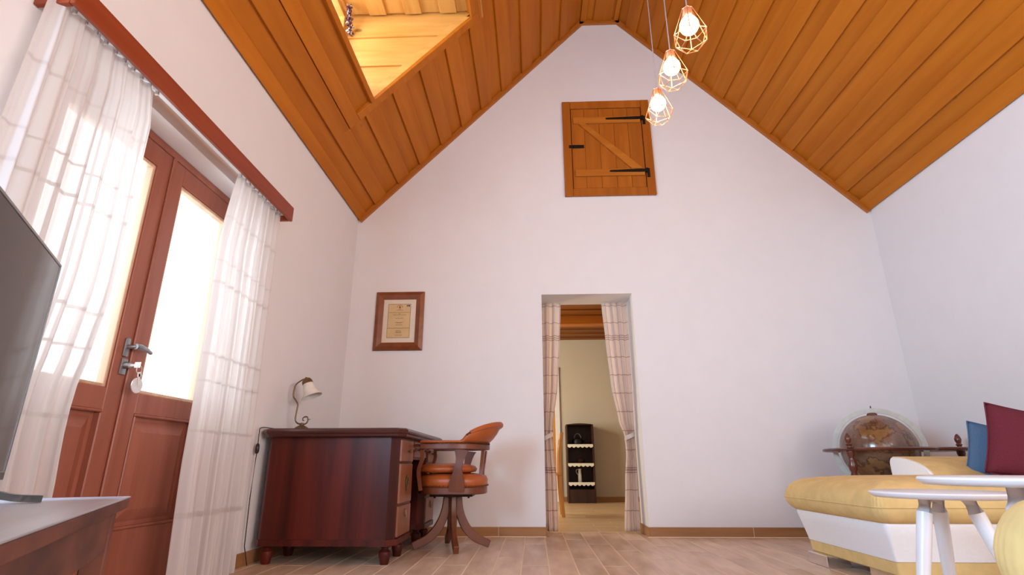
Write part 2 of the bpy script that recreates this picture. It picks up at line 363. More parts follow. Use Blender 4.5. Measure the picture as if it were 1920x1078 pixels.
def added_window(name, xa, xb, y0, y1):  # unseen window, added where a fill lamp shines in
    ws = struct_empty(name); f = MB()
    for yy in (y0+0.03, (y0+y1)/2, y1-0.03): f.bx(xa, xb, yy-0.03, yy+0.03, 0.85, 2.2, 0.004)
    f.bx(xa+0.004, xb-0.004, y0, y1, 0.85, 0.91, 0.004); f.bx(xa+0.004, xb-0.004, y0, y1, 2.14, 2.2, 0.004)
    f.out('window_frame', DOORW, ws); xm = (xa+xb)/2
    for (a, b) in ((y0+0.06, (y0+y1)/2-0.03), ((y0+y1)/2+0.03, y1-0.06)): MB().bx(xm-0.002, xm+0.002, a, b, 0.91, 2.14).out('pane', GLASS, ws)
added_window('added_window_left', XL-0.16, XL-0.10, -0.75, 0.95)  # added to let cool light onto the right wall
added_window('added_window_right', XR+0.10, XR+0.16, -1.95, 0.05)  # added to let warm light onto the left wall

# floor: slab with grout colour, wood-look tiles laid on it
fl = struct(MB().bx(-2.6, 3.6, YN-0.3, 9.6, -0.12, -0.0012).out('floor', GROUT))
TW, TL = 0.1565, 0.905
def tile_mesh(name, sx, sy, mat):
    m = MB().bx(-sx/2, sx/2, -sy/2, sy/2, -0.006, 0.0, 0.0006); o = m.out(name, mat, fl); return o
def put(o, first, loc):
    if not first: 
        o = o.copy(); COL.objects.link(o)
    o.location = loc; return o
proto = tile_mesh('tile', TW-0.006, TL-0.005, TILE); first = True
col_i = 0; x = -0.0815 - TW*10 - TW/2
while x < XR:
    off = [0.20, 0.50, 0.80][col_i % 3] + random.uniform(-0.03, 0.03)
    y = 5.155 - off - TL/2 + 0.001
    while y > -0.6:
        if XL-0.02 < x-TW/2+0.1 and y+TL/2 < 5.20: put(proto, first, (x, y, 0)); first = False
        y -= TL
    if x-TW/2 > XL-0.1:      # cut tile closing the row at the threshold
        o = MB().bx(-(TW-0.006)/2, (TW-0.006)/2, -(off-0.010)/2, (off-0.010)/2, -0.006, 0.0, 0.0006).out('tile', TILE, fl); o.location = (x, 5.155-(off-0.010)/2-0.003, 0)
    x += TW; col_i += 1
proto3 = tile_mesh('tile', TL-0.004, TW-0.004, TILEX); first = True
yy = 5.165 + TW/2; row = 0
while yy < 9.28:
    xx = -1.7 + [0, 0.4, 0.2][row % 3]
    while xx < 2.6:
        if xx > -0.7: put(proto3, first, (xx, yy, 0)); first = False
        xx += TL
    yy += TW; row += 1
# skirting of cut tiles
def skirting(name, segs, mat):
    s = struct_empty(name)
    for (x0, x1, y0, y1) in segs: MB().bx(x0, x1, y0, y1, 0.0, 0.074, 0.002).out('skirting_tile', mat, s)
    return s
def grout_bead(s, x0, x1, y0, y1): lbl(MB().bx(x0, x1, y0, y1, -0.001, 0.004).out('grout_line', GROUT, s), 'pale grout line')
sk_far = skirting('baseboard_far', [(XL, -1.20, YF-0.010, YF), (-1.197, -0.30, YF-0.010, YF), (-0.297, DX0, YF-0.010, YF), (DX1, 1.747, YF-0.010, YF), (1.750, 2.65, YF-0.010, YF), (2.653, XR, YF-0.010, YF)], BASEB)
skirting('baseboard_doorway', [(DX1-0.010, DX1, YF-0.010, YF+WT), (DX0, DX0+0.010, YF-0.010, YF+WT)], BASEBY)
skirting('baseboard_left', [(XL, XL+0.010, RY1, 3.92), (XL, XL+0.010, 3.923, YF-0.01), (XL, XL+0.010, 0.7, RY0)], BASEBY)
skirting('baseboard_right', [(XR-0.010, XR, -0.5, 0.40), (XR-0.010, XR, 0.403, 1.30), (XR-0.010, XR, 1.303, 2.2), (XR-0.010, XR, 2.203, 3.1), (XR-0.010, XR, 3.103, 4.0), (XR-0.010, XR, 4.003, YF-0.01)], BASEBY)

grout_bead(sk_far, XL, DX0, YF-0.015, YF-0.0102); grout_bead(sk_far, DX1-0.015, XR, YF-0.015, YF-0.0102)
for x in (-1.1985, -0.2985, 1.7485, 2.6515): MB().bx(x-0.0015, x+0.0015, YF-0.0095, YF, 0.004, 0.073).out('grout_line', GROUT, sk_far)

# ------------------------------------------------------------------ ceiling of board-on-board pine, ridge flat, dormer
AL = math.atan2(ZA-ZE, XA1-XL); AR = math.atan2(ZA-ZE, XR-XA2)
SLL = math.hypot(ZA-ZE, XA1-XL); SLR = math.hypot(ZA-ZE, XR-XA2)
def left_pt(s, y, n):    # n>0 outwards (up and away from the room)
    return Vector((XL+s*math.cos(AL)-n*math.sin(AL), y, ZE+s*math.sin(AL)+n*math.cos(AL)))
def right_pt(s, y, n):
    return Vector((XR-s*math.cos(AR)+n*math.sin(AR), y, ZE+s*math.sin(AR)+n*math.cos(AR)))
DS0, DS1, DY0, DY1 = 0.655, 1.752, 1.95, 3.575      # dormer opening on the left slope
ce = MB()
def slab(mb, ptf, s0, s1, y0, y1, n0, n1):
    c = [ptf(s0, y0, n0), ptf(s1, y0, n0), ptf(s1, y1, n0), ptf(s0, y1, n0)]
    d = [ptf(s0, y0, n1), ptf(s1, y0, n1), ptf(s1, y1, n1), ptf(s0, y1, n1)]
    return mb.rings([c, d])
Y0, Y1 = YN, YF
slab(ce, left_pt, -0.35, DS0-0.01, Y0-0.3, Y1+0.1, 0.03, 0.15); slab(ce, left_pt, DS1+0.03, SLL+0.1, Y0-0.3, Y1+0.1, 0.03, 0.15)
slab(ce, left_pt, DS0-0.01, DS1+0.03, Y0-0.3, DY0-0.034, 0.03, 0.15); slab(ce, left_pt, DS0-0.01, DS1+0.03, DY1+0.034, Y1+0.1, 0.03, 0.15)
slab(ce, right_pt, -0.35, SLR+0.1, Y0-0.3, Y1+0.1, 0.03, 0.15)
ce.bx(XA1-0.12, XA2+0.12, Y0-0.3, Y1+0.1, ZA+0.03, ZA+0.15)
ceiling = struct(ce.out('ceiling', CEIL))
def plank(ptf, s0, s1, y0, y1, proud):
    m = MB(); n0, n1 = (-0.022, 0.0) if proud else (0.002, 0.029)
    slab(m, ptf, s0, s1, y0, y1, n0, n1)
    es = [e for e in m.bm.edges]
    if proud: bmesh.ops.bevel(m.bm, geom=es, offset=0.003, segments=1, affect='EDGES')
    return m.out('ceiling_plank', CEIL, ceiling)
lefts = [0.222, 0.533, 0.831, 1.136, 1.432, 1.717, 2.025, 2.334, 2.63, 2.925]; PW = 0.148
YM = -0.35
def long_plank(ptf, s0, s1, proud, y0=YN, y1=YF-0.002):
    # two lengths end to end, the joint behind the camera
    plank(ptf, s0, s1, YM, y1, proud)
    plank(ptf, s0, s1, y0, YM, proud)
# left slope, proud boards
long_plank(left_pt, 0.004, 0.098, True)
for d in lefts:
    s0, s1 = d, d+PW
    if s1 > 0.36 and s0 < DS1+0.06:
        plank(left_pt, s0, s1, DY1+0.082, YF-0.002, True)
        a0, a1 = max(s0, 0.0), s1
        plank(left_pt, s0, s1, YN, DY0-0.082, True)
        if s0 < 0.37: plank(left_pt, s0, min(s1, 0.362), DY0-0.08, DY1+0.08, True)
        if s1 > DS1+0.08: plank(left_pt, max(s0, DS1+0.082), s1, DY0-0.08, DY1+0.08, True)
    else: long_plank(left_pt, s0, s1, True)
prev = 0.098
for d in lefts+[SLL-0.002]:
    s0, s1 = prev-0.012, d+0.012
    prev = d+PW
    if s1 > 0.36 and s0 < DS1+0.06:
        plank(left_pt, s0, s1, DY1+0.002, YF-0.002, False)
        plank(left_pt, s0, s1, YN, DY0-0.002, False)
    else: long_plank(left_pt, s0, s1, False)
plank(left_pt, 0.358, 0.645, DY0, DY1, False)
# casing round the dormer opening
def casing(s0, s1, y0, y1, n0=-0.026, n1=0.004):
    m = MB(); slab(m, left_pt, s0, s1, y0, y1, n0, n1); bmesh.ops.bevel(m.bm, geom=m.bm.edges[:], offset=0.003, segments=1, affect='EDGES')
    return m.out('dormer_casing', CEIL, ceiling)
casing(0.368, 0.472, DY0-0.08, DY1+0.08)
casing(0.474, DS1+0.08, DY1, DY1+0.08); casing(0.474, DS1+0.08, DY0-0.08, DY0)
casing(DS1, DS1+0.08, DY0, DY1)
casing(DS0-0.035, DS0, DY0, DY1, -0.040, 0.10)
# right slope
rights = [0.271, 0.595, 0.908, 1.18, 1.464, 1.78, 2.07, 2.375, 2.68, 2.985]
long_plank(right_pt, 0.004, 0.135, True)
for d in rights: long_plank(right_pt, d, d+PW, True)
prev = 0.135
for d in rights+[SLR-0.002]:
    long_plank(right_pt, prev-0.012, d+0.012, False); prev = d+PW
# ridge flat
ZR = ZA
for (x0, x1, z0) in ((XA1, XA1+0.066, ZR-0.018), (XA1+0.14, XA2-0.075, ZR-0.020), (XA2-0.05, XA2, ZR-0.018)):
    for (y0, y1) in ((YM, YF-0.002), (YN, YM)): MB().bx(x0, x1, y0, y1, z0, ZR+0.004, 0.003).out('ridge_plank', CEIL, ceiling)
for (x0, x1) in ((XA1+0.05, XA1+0.16), (XA2-0.09, XA2-0.03)):
    for (y0, y1) in ((YM, YF-0.002), (YN, YM)): MB().bx(x0, x1, y0, y1, ZR+0.003, ZR+0.028).out('ridge_plank', CEIL, ceiling)
# cover strip along the gable
tr = struct_empty('trim_1')
def gable_strip(ptf, s0, s1):
    m = MB(); slab(m, ptf, s0, s1, YF-0.030, YF-0.001, -0.048, -0.001); m.out('cover_strip', STRIPW, tr)
gable_strip(left_pt, 0.0, SLL+0.01); gable_strip(right_pt, 0.0, SLR+0.01)
MB().bx(XA1-0.01, XA2+0.01, YF-0.030, YF-0.001, ZA-0.048, ZA-0.001).out('cover_strip', STRIPW, tr)

# dormer: clad cheeks, clad flat ceiling, outer roof, window
DZC = 4.175; DXW = -1.515
dm = struct_empty('ceiling_dormer')
def roof_z(x): return ZE+(x-XL)*math.tan(AL)
def cheek(yin, yout, sgn):
    # backing
    xa = XL+DS0*math.cos(AL); xb = XL+DS1*math.cos(AL)
    m = MB(); m.prism([(DXW-0.06, roof_z(DXW-0.06)+0.05), (xa, roof_z(xa)+0.03), (xb+0.02, DZC+0.03), (DXW-0.06, DZC+0.03)], XZ, yin+sgn*0.028, yin+sgn*0.10)
    m.out('cheek_lining', PINE, dm)
    z = 4.086
    bands = [(DZC, 4.086, False), (4.086, 3.94, True), (3.94, 3.796, False), (3.796, 3.65, True), (3.65, 3.508, False), (3.508, 3.36, True)]
    for (zt, zb, proud) in bands:
        xr_t = XL+(zt-ZE)/math.tan(AL); xr_b = XL+(zb-ZE)/math.tan(AL)
        trim = 0.065 if proud else 0.05
        y0, y1 = (yin+sgn*0.002, yin+sgn*0.026) if proud else (yin+sgn*0.018, yin+sgn*0.03)
        m = MB(); m.prism([(DXW, zb), (max(xr_b-trim, DXW+0.01), zb), (xr_t-trim, zt), (DXW, zt)], XZ, y0, y1)
        m.out('cheek_plank', PINE, dm)
    # sloping margin board along the roof opening
    m = MB(); t = 0.10
    m.prism([(xa, roof_z(xa)), (xb, roof_z(xb)), (xb-0.085, roof_z(xb)), (xa-0.085, roof_z(xa))], XZ, yin, yin+sgn*0.024)
    m.out('cheek_margin', PINE, dm)
cheek(DY1, DY1, 1); cheek(DY0, DY0, -1)
xb = XL+DS1*math.cos(AL)
MB().bx(DXW-0.12, xb+0.1, DY0-0.1, DY1+0.1, DZC+0.03, DZC+0.12).out('dormer_roof', PINE, dm)
for (x0, x1) in ((-1.337, -1.191), (-1.032, -0.892), (-0.738, -0.598)):
    MB().bx(x0, x1, DY0+0.002, DY1-0.002, DZC-0.012, DZC+0.012, 0.003).out('dormer_plank', PINEY, dm)
for (x0, x1) in ((DXW, -1.325), (-1.20, -1.02), (-0.904, -0.726), (-0.61, xb)):
    MB().bx(x0, x1, DY0, DY1, DZC+0.008, DZC+0.03).out('dormer_plank', PINEY, dm)
zs = roof_z(XL+DS0*math.cos(AL))
MB().bx(DXW-0.08, XL+DS0*math.cos(AL)-0.012, DY0, DY1, zs-0.01, zs+0.012, 0.003).out('dormer_sill', PINEY, dm)
MB().bx(DXW-0.10, DXW-0.04, DY0-0.05, DY1+0.05, roof_z(DXW-0.04)+0.055, zs).out('dormer_apron', PINEY, dm)
wd = struct_empty('window_1')
f = MB()
for y0 in (DY0, (DY0+DY1)/2-0.04, DY1-0.055): f.bx(DXW-0.07, DXW-0.01, y0, y0+(0.08 if y0 != DY0 and y0 != DY1-0.055 else 0.055), zs+0.012, DZC, 0.004)
f.bx(DXW-0.066, DXW-0.014, DY0, DY1, zs+0.012, zs+0.075, 0.004); f.bx(DXW-0.066, DXW-0.014, DY0, DY1, DZC-0.06, DZC, 0.004)
f.out('window_frame', PINE, wd)
for (y0, y1) in ((DY0+0.055, (DY0+DY1)/2-0.04), ((DY0+DY1)/2+0.04, DY1-0.055)):
    MB().bx(DXW-0.045, DXW-0.040, y0, y1, zs+0.07, DZC-0.055).out('pane', GLASS, wd)

# speckled bunch in the dormer window corner
db = thing('dried_bunch', 'dark purple and white speckled bunch hanging at the dormer window', 'decoration', (-1.47, 3.53, 4.02))
rb = random.Random(11)
PURP = plain('dried_purple', (0.10, 0.035, 0.055, 1), 0.9, noise=0.4); 
for nm, mt, cnt in (('dark_sprigs', PURP, 90), ('pale_sprigs', LACE, 40)):
    m = MB()
    for i in range(cnt):
        t = rb.random(); c = Vector((0.0-0.012*t+rb.gauss(0, 0.010), -0.09+0.12*t+rb.gauss(0, 0.012), 0.13-0.19*t+rb.gauss(0, 0.014)))
        c.x = max(-0.03, min(0.05, c.x)); c.y = min(0.042, c.y); c.z = min(0.13, c.z)
        m.box(c, (rb.uniform(0.004, 0.012), rb.uniform(0.004, 0.012), rb.uniform(0.010, 0.024)), (rb.uniform(0, 3), rb.uniform(0, 3), rb.uniform(0, 3)))
    m.out(nm, mt, db, kind='stuff')

# ------------------------------------------------------------------ glazed double door in the left wall
XD = XL-0.118
dr = struct_empty('door_1')
f = MB(); f.bx(XD-0.07, XD, RY0, RY0+0.055, 0, RZ, 0.004); f.bx(XD-0.07, XD, RY1-0.055, RY1, 0, RZ, 0.004); f.bx(XD-0.069, XD-0.001, RY0+0.055, RY1-0.055, 2.055, RZ, 0.004)
f.bx(XD-0.069, XD-0.001, RY0, RY1, -0.01, 0.02)
f.out('door_frame', DOORW, dr)
def leaf(y0, y1, g0, g1, name):
    m = MB(); xf, xb_ = XD-0.004, XD-0.056
    gz0, gz1 = 0.872, 1.950
    m.bx(xb_, xf, y0, g0, 0.022, 2.052, 0.003); m.bx(xb_, xf, g1, y1, 0.022, 2.052, 0.003)
    m.bx(xb_, xf, g0, g1, gz1, 2.052, 0.002); m.bx(xb_, xf, g0, g1, 0.780, gz0, 0.002)
    m.bx(xb_, xf, g0, g1, 0.022, 0.285, 0.002)
    o = m.out(name, DOORW, dr)
    MB().bx(XD-0.034, XD-0.028, g0-0.006, g1+0.006, gz0-0.006, gz1+0.006).out('pane', GLASS, o)
    b = MB(); t = 0.016
    b.bx(XD-0.050, XD-0.012, g0, g0+t, gz0, gz1, 0.003); b.bx(XD-0.050, XD-0.012, g1-t, g1, gz0, gz1, 0.003)
    b.bx(XD-0.050, XD-0.012, g0+t, g1-t, gz0, gz0+t, 0.003); b.bx(XD-0.050, XD-0.012, g0+t, g1-t, gz1-t, gz1, 0.003)
    lbl(b.out('glazing_bead', BEAD, o), 'pale glazing bead')
    # raised and fielded lower panel
    p = MB(); a0, a1, z0, z1 = g0, g1, 0.285, 0.780
    def rect(i, x): return [Vector((x, a0+i, z0+i)), Vector((x, a1-i, z0+i)), Vector((x, a1-i, z1-i)), Vector((x, a0+i, z1-i))]
    p.rings([rect(0, XD-0.048), rect(0, XD-0.026), rect(0.03, XD-0.030), rect(0.075, XD-0.010), rect(0.08, XD-0.008)])
    p.out('raised_panel', DOORW, o)
    q = MB(); i = 0.0
    for (ya, yb, za, zb) in ((a0, a1, z1-0.012, z1), (a0, a1, z0, z0+0.012), (a0, a0+0.012, z0+0.012, z1-0.012), (a1-0.012, a1, z0+0.012, z1-0.012)):
        q.bx(XD-0.03, XD+0.002, ya, yb, za, zb, 0.004)
    q.out('panel_moulding', DOORW, o)
    return o
lf = leaf(1.627, 2.358, 1.735, 2.266, 'door_leaf')
rf = leaf(2.362, 3.003, 2.460, 2.908, 'door_leaf')
MB().bx(XD-0.004, XD+0.008, 2.352, 2.378, 0.03, 2.05, 0.004).out('meeting_bead', DOORW, rf)
# lever handle on a slim plate, lock cylinder
hh = MB(); hy, hz = 2.322, 1.06
hh.bx(XD-0.004, XD+0.006, hy-0.018, hy+0.012, hz-0.045, hz+0.040, 0.006, 2)
hh.lathe([(0.010, 0), (0.010, 0.045)], 12, (XD, hy, hz), (1, 0, 0))
hh.tube(smooth_path([(XD+0.045, hy-0.006, hz), (XD+0.047, hy+0.03, hz+0.002), (XD+0.045, hy+0.07, hz-0.003), (XD+0.040, hy+0.105, hz-0.010)], 5), [0.013]*6+[0.011]*5+[0.009]*4+[0.007], 10)
lbl(hh.out('handle', STEEL, lf, True), 'dark metal lever handle')
lk = MB(); ly, lz = 2.328, 0.968
lk.bx(XD-0.004, XD+0.004, ly-0.022, ly+0.016, lz-0.032, lz+0.040, 0.006, 2); lk.lathe([(0.016, 0), (0.016, 0.02), (0.013, 0.024)], 16, (XD+0.004, ly, lz+0.01), (1, 0, 0))
lk.out('lock_plate', STEEL, lf, True)
ky = thing('key_ring', 'bunch of keys with round silver tag hanging from the door lock', 'keys', (XD+0.028, ly, lz+0.01))
k = MB(); k.bx(-0.002, 0.030, -0.0015, 0.0015, -0.005, 0.005); k.bx(0.020, 0.048, -0.002, 0.002, -0.012, 0.014, 0.001); k.out('key', SILVER, ky)
k = MB(); k.tube([(0.046, 0.016*math.cos(a), -0.020+0.018*math.sin(a)) for a in [2*PI*i/20 for i in range(20)]], 0.0016, 6, True); k.out('split_ring', SILVER, ky, True)
k = MB(); k.box((0.046, 0.012, -0.062), (0.003, 0.010, 0.050), (0.25, 0, 0)); k.box((0.046, 0.008, -0.040), (0.003, 0.024, 0.022), (0.25, 0, 0), 0.001); k.out('key', SILVER, ky)
k = MB(); k.lathe([(0.034, -0.0015), (0.034, 0.0015)], 28, (0.041, 0.012, -0.088), (1, 0, 0)); lbl(k.out('tag', SILVER, ky, True), 'round silver key tag')

# ------------------------------------------------------------------ wooden pelmet with rail, sheer curtains
PX, PY0, PY1, PZ0, PZ1 = XL+0.150, 1.395, 3.155, 2.062, 2.160
pl = thing('curtain_pelmet', 'long red-brown wooden pelmet over the glazed door', 'pelmet', (XL, (PY0+PY1)/2, PZ0))
def loc(o, p): o.location = -Vector(p.location); return o
m = MB(); m.bx(PX-0.020, PX, PY0, PY1, PZ0, PZ1, 0.003); loc(m.out('front_board', PELM, pl), pl)
for y0 in (PY0+0.001, PY1-0.021): loc(MB().bx(XL+0.001, PX-0.021, y0, y0+0.020, PZ0+0.001, PZ1-0.001, 0.002).out('end_board', PELM, pl), pl)
loc(MB().bx(XL+0.066, PX-0.021, PY0+0.022, PY1-0.022, PZ1-0.020, PZ1-0.002).out('top_board', PELM, pl), pl)
loc(lbl(MB().bx(XL+0.078, XL+0.108, PY0+0.03, PY1-0.03, PZ0+0.030, PZ0+0.046, 0.003).out('curtain_rail', RAILW, pl), 'white curtain rail'), pl)
def sheer(name, label, y_top, y_bot, seed, nf, narrow=None, z0=0.02):
    rnd = random.Random(seed); ph = [rnd.uniform(0, 6.28) for _ in range(4)]
    t = thing(name, label, 'curtain', (XL+0.093, sum(y_top)/2, z0))
    zt = PZ0+0.026
    def edge(v, side):
        if narrow and side == narrow[0]:
            z = z0+(zt-z0)*v; T = narrow[1]
            for (za, ea), (zb, eb) in zip(T[:-1], T[1:]):
                if zb <= z <= za: return ea+(eb-ea)*(za-z)/(za-zb)
            return T[0][1] if z > T[0][0] else T[-1][1]
        return y_top[side]+(y_bot[side]-y_top[side])*(1-v)**0.9
    def fn(u, v):
        z = z0+(zt-z0)*v
        uu = u + 0.012*math.sin(9*u+ph[0]) + 0.006*math.sin(23*u+ph[1])
        amp = 0.010 + 0.020*(1-v)**0.6
        a = 2*PI*nf*uu
        off = amp*(math.sin(a+ph[2]+0.5*math.sin(3*(1-v))) + 0.45*math.sin(2.3*a+ph[3]))
        y0, y1 = edge(v, 0), edge(v, 1)
        yy = y0+(y1-y0)*uu + 0.3*amp*math.cos(a+ph[2])
        return Vector((XL+0.093+off*0.8+0.012*(1-v), yy, z))
    c = cloth('sheer_panel', SHEER, 150, 26, fn, abs(y_top[1]-y_top[0])*1.8, zt-z0, t); c.location = -Vector(t.location)
    h = MB(); n = int(abs(y_top[1]-y_top[0])/0.045)
    for i in range(n+1):
        y = y_top[0]+(y_top[1]-y_top[0])*i/n
        q = MB(); q.bx(XL+0.085, XL+0.101, y-0.005, y+0.005, zt-0.012, PZ0+0.032, 0.002)
        o = q.out('glider', RAILW, t); o.location = -Vector(t.location)
    h.bm.free(); return t
sheer('sheer_curtain', 'wide white sheer curtain hanging behind the television', (1.36, 1.90), (1.30, 1.88), 3, 7.5, (1, [(2.09, 1.89), (1.93, 1.925), (1.46, 1.93), (1.17, 1.93), (0.89, 1.885), (0.79, 1.86), (0.63, 1.86), (0.46, 1.875), (0.0, 1.875)]))
sheer('sheer_curtain', 'narrow white sheer curtain hanging between glazed door and writing desk', (2.60, 3.085), (2.60, 3.10), 5, 6.5, (0, [(2.09, 2.60), (1.67, 2.545), (1.25, 2.57), (0.80, 2.58), (0.54, 2.58), (0.10, 2.61), (0.0, 2.61)]))

# ------------------------------------------------------------------ loft hatch on the gable
YH = YF-0.001
ht = thing('loft_hatch', 'square ledged plank hatch with black strap hinges high on gable wall', 'hatch', (0.786, YH, 3.06))
def hp(mb, name, mat, smooth=False): o = mb.out(name, mat, ht, smooth); o.location = -Vector(ht.location); return o
hp(MB().bx(0.340, 0.422, YH-0.030, YH, 3.061, 4.157, 0.003), 'frame_stile', HATCHW)
hp(MB().bx(0.41, 1.16, YH-0.004, YH-0.0005, 3.13, 4.08), 'back_board', SHELFW)
hp(MB().bx(1.150, 1.232, YH-0.030, YH, 3.061, 4.157, 0.003), 'frame_stile', HATCHW)
hp(MB().bx(0.4235, 1.1485, YH-0.030, YH, 4.072, 4.156, 0.003), 'frame_rail', HATCHW)
hp(MB().bx(0.4235, 1.1485, YH-0.030, YH, 3.062, 3.143, 0.003), 'frame_rail', HATCHW)
pe = [0.428, 0.561, 0.711, 0.862, 1.006, 1.144]
for a, b in zip(pe[:-1], pe[1:]): hp(MB().bx(a+0.001, b-0.001, YH-0.020, YH-0.002, 3.148, 4.066, 0.002), 'plank', HATCHW)
hp(MB().bx(0.449, 1.131, YH-0.042, YH-0.020, 3.883, 3.957, 0.003), 'ledge', HATCHL)
hp(MB().bx(0.452, 1.134, YH-0.042, YH-0.020, 3.272, 3.346, 0.003), 'ledge', HATCHL)
hp(MB().prism([(0.498, 3.881), (0.570, 3.881), (1.118, 3.348), (1.008, 3.348)], XZ, YH-0.042, YH-0.020), 'brace', HATCHL)
for (zc, tip) in ((3.930, 0.781), (3.321, 0.788)):
    m = MB(); m.strip([(tip, YH-0.045, zc-0.002), (tip+0.02, YH-0.045, zc-0.002), (1.09, YH-0.045, zc), (1.152, YH-0.045, zc)], [0.014, 0.020, 0.034, 0.030], 0.005, (0, 0, 1))
    m.lathe([(0.011, -0.024), (0.011, 0.024)], 10, (1.155, YH-0.043, zc)); m.bx(1.156, 1.184, YH-0.037, YH-0.030, zc-0.072, zc+0.028, 0.002)
    for q in (0.85, 0.95, 1.05): m.lathe([(0.006, 0), (0.004, 0.004)], 8, (q, YH-0.047, zc), (0, -1, 0))
    hp(m, 'strap_hinge', BLACK)
m = MB(); m.bx(0.396, 0.548, YH-0.036, YH-0.030, 3.596, 3.632, 0.002); m.bx(0.43, 0.52, YH-0.044, YH-0.036, 3.606, 3.622, 0.002); m.bx(0.44, 0.45, YH-0.052, YH-0.043, 3.607, 3.621)
hp(m, 'bolt_latch', BLACK)

# ------------------------------------------------------------------ framed certificate
pf = thing('picture_frame', 'framed cream certificate in a wide brown wooden frame', 'picture', (-1.229, YF-0.001, 1.543))
fx0, fx1, fz0, fz1, fy = -0.226, 0.226, 0.0, 0.557, 0.0
def mould(pts):
    m = MB(); m.prism(pts, XZ, 0, 0); return m
def bar(p, q, inn):  # mitred moulding, outer edge p->q, inner edge inn
    m = MB(); (o0, o1), (i0, i1) = (p, q), inn
    mid0 = ((o0[0]*0.55+i0[0]*0.45), (o0[1]*0.55+i0[1]*0.45)); mid1 = ((o1[0]*0.55+i1[0]*0.45), (o1[1]*0.55+i1[1]*0.45))
    A = lambda pt, y: Vector((pt[0], y, pt[1]))
    m.rings([[A(o0, 0), A(o0, -0.016), A(mid0, -0.032), A(i0, -0.016), A(i0, 0)], [A(o1, 0), A(o1, -0.016), A(mid1, -0.032), A(i1, -0.016), A(i1, 0)]])
    m.out('moulding', FRAMEW, pf)
O = [(fx0, fz0), (fx1, fz0), (fx1, fz1), (fx0, fz1)]; b_ = 0.074
I = [(fx0+b_, fz0+b_), (fx1-b_, fz0+b_), (fx1-b_, fz1-b_), (fx0+b_, fz1-b_)]
for i in range(4): bar(O[i], O[(i+1) % 4], (I[i], I[(i+1) % 4]))
MB().bx(fx0+b_-0.004, fx1-b_+0.004, -0.010, -0.004, fz0+b_-0.004, fz1-b_+0.004).out('mount', PAPER, pf)
d0, d1, e0, e1 = -0.108, 0.102, 0.118, 0.440
MB().bx(d0, d1, -0.0115, -0.010, e0, e1).out('certificate', PARCH, pf)
m = MB()
for (x0, x1, z0, z1) in ((d0, d1, e1-0.003, e1), (d0, d1, e0, e0+0.003), (d0, d0+0.0025, e0, e1), (d1-0.0025, d1, e0, e1), (d0, d1, 0.357, 0.3595), (d0, d1, 0.208, 0.211)): m.bx(x0, x1, -0.0122, -0.0114, z0, z1)
rr = random.Random(4)
for z, half in ((0.378, 0.03), (0.344, 0.008), (0.334, 0.06), (0.30, 0.035), (0.262, 0.035), (0.255, 0.02), (0.238, 0.03), (0.183, 0.022), (0.172, 0.030), (0.165, 0.022), (0.142, 0.030)):
    x = -half
    while x < half:
        l = rr.uniform(0.006, 0.014); m.bx(x, min(x+l, half+0.003), -0.0122, -0.0114, z, z+0.0035); x += l+0.003
m.out('printed_lines', INK, pf, kind='stuff')
m = MB(); m.tube([(0.026*math.cos(a), -0.0118, 0.408+0.022*math.sin(a)) for a in [PI*(-0.08+1.16*i/14) for i in range(15)]], 0.0022, 5)
m.lathe([(0.010, 0), (0.010, 0.001)], 12, (0, -0.0112, 0.408), (0, -1, 0)); m.bx(-0.003, 0.003, -0.0122, -0.0112, 0.412, 0.424); m.bx(-0.012, 0.012, -0.0122, -0.0112, 0.388, 0.392)
lbl(m.out('emblem', INKR, pf), 'red half-round emblem')
m = MB(); m.bx(0.065, 0.075, -0.0124, -0.0112, 0.415, 0.430); m.bx(0.078, 0.094, -0.0124, -0.0112, 0.418, 0.431); m.bx(0.082, 0.096, -0.0124, -0.0112, 0.414, 0.4165); lbl(m.out('stamp_mark', INKB, pf), 'small navy stamp mark')

# ------------------------------------------------------------------ writing desk
DKX0, DKX1, DKY0, DKY1, DKZ = -1.690, -0.775, 3.375, 4.775, 0.772
dk = thing('writing_desk', 'dark mahogany pedestal writing desk along the far left corner', 'desk', ((DKX0+DKX1)/2, (DKY0+DKY1)/2, 0))
def dp(mb, name, mat, smooth=False, parent=None):
    o = mb.out(name, mat, parent or dk, smooth)
    if parent is None: o.location = -Vector(dk.location)
    return o
def plate(x0, x1, y0, y1, cut, z):
    return [Vector((x, y, z)) for x, y in ((x0+cut, y0), (x1-cut, y0), (x1, y0+cut), (x1, y1-cut), (x1-cut, y1), (x0+cut, y1), (x0, y1-cut), (x0, y0+cut))]
m = MB(); zz = DKZ
prof = [(0.020, zz-0.052), (0.012, zz-0.048), (0.010, zz-0.036), (0.002, zz-0.028), (0.0, zz-0.018), (0.004, zz-0.008), (0.012, zz-0.004), (0.016, zz)]
m.rings([plate(DKX0+i, DKX1-i, DKY0+i, DKY1-i, 0.045, z) for i, z in prof]); dp(m, 'desk_top', MAHOGT)
bx0, bx1, by0, by1, bz0 = -1.650, -0.835, 3.435, 4.715, 0.115
zt = DKZ-0.052
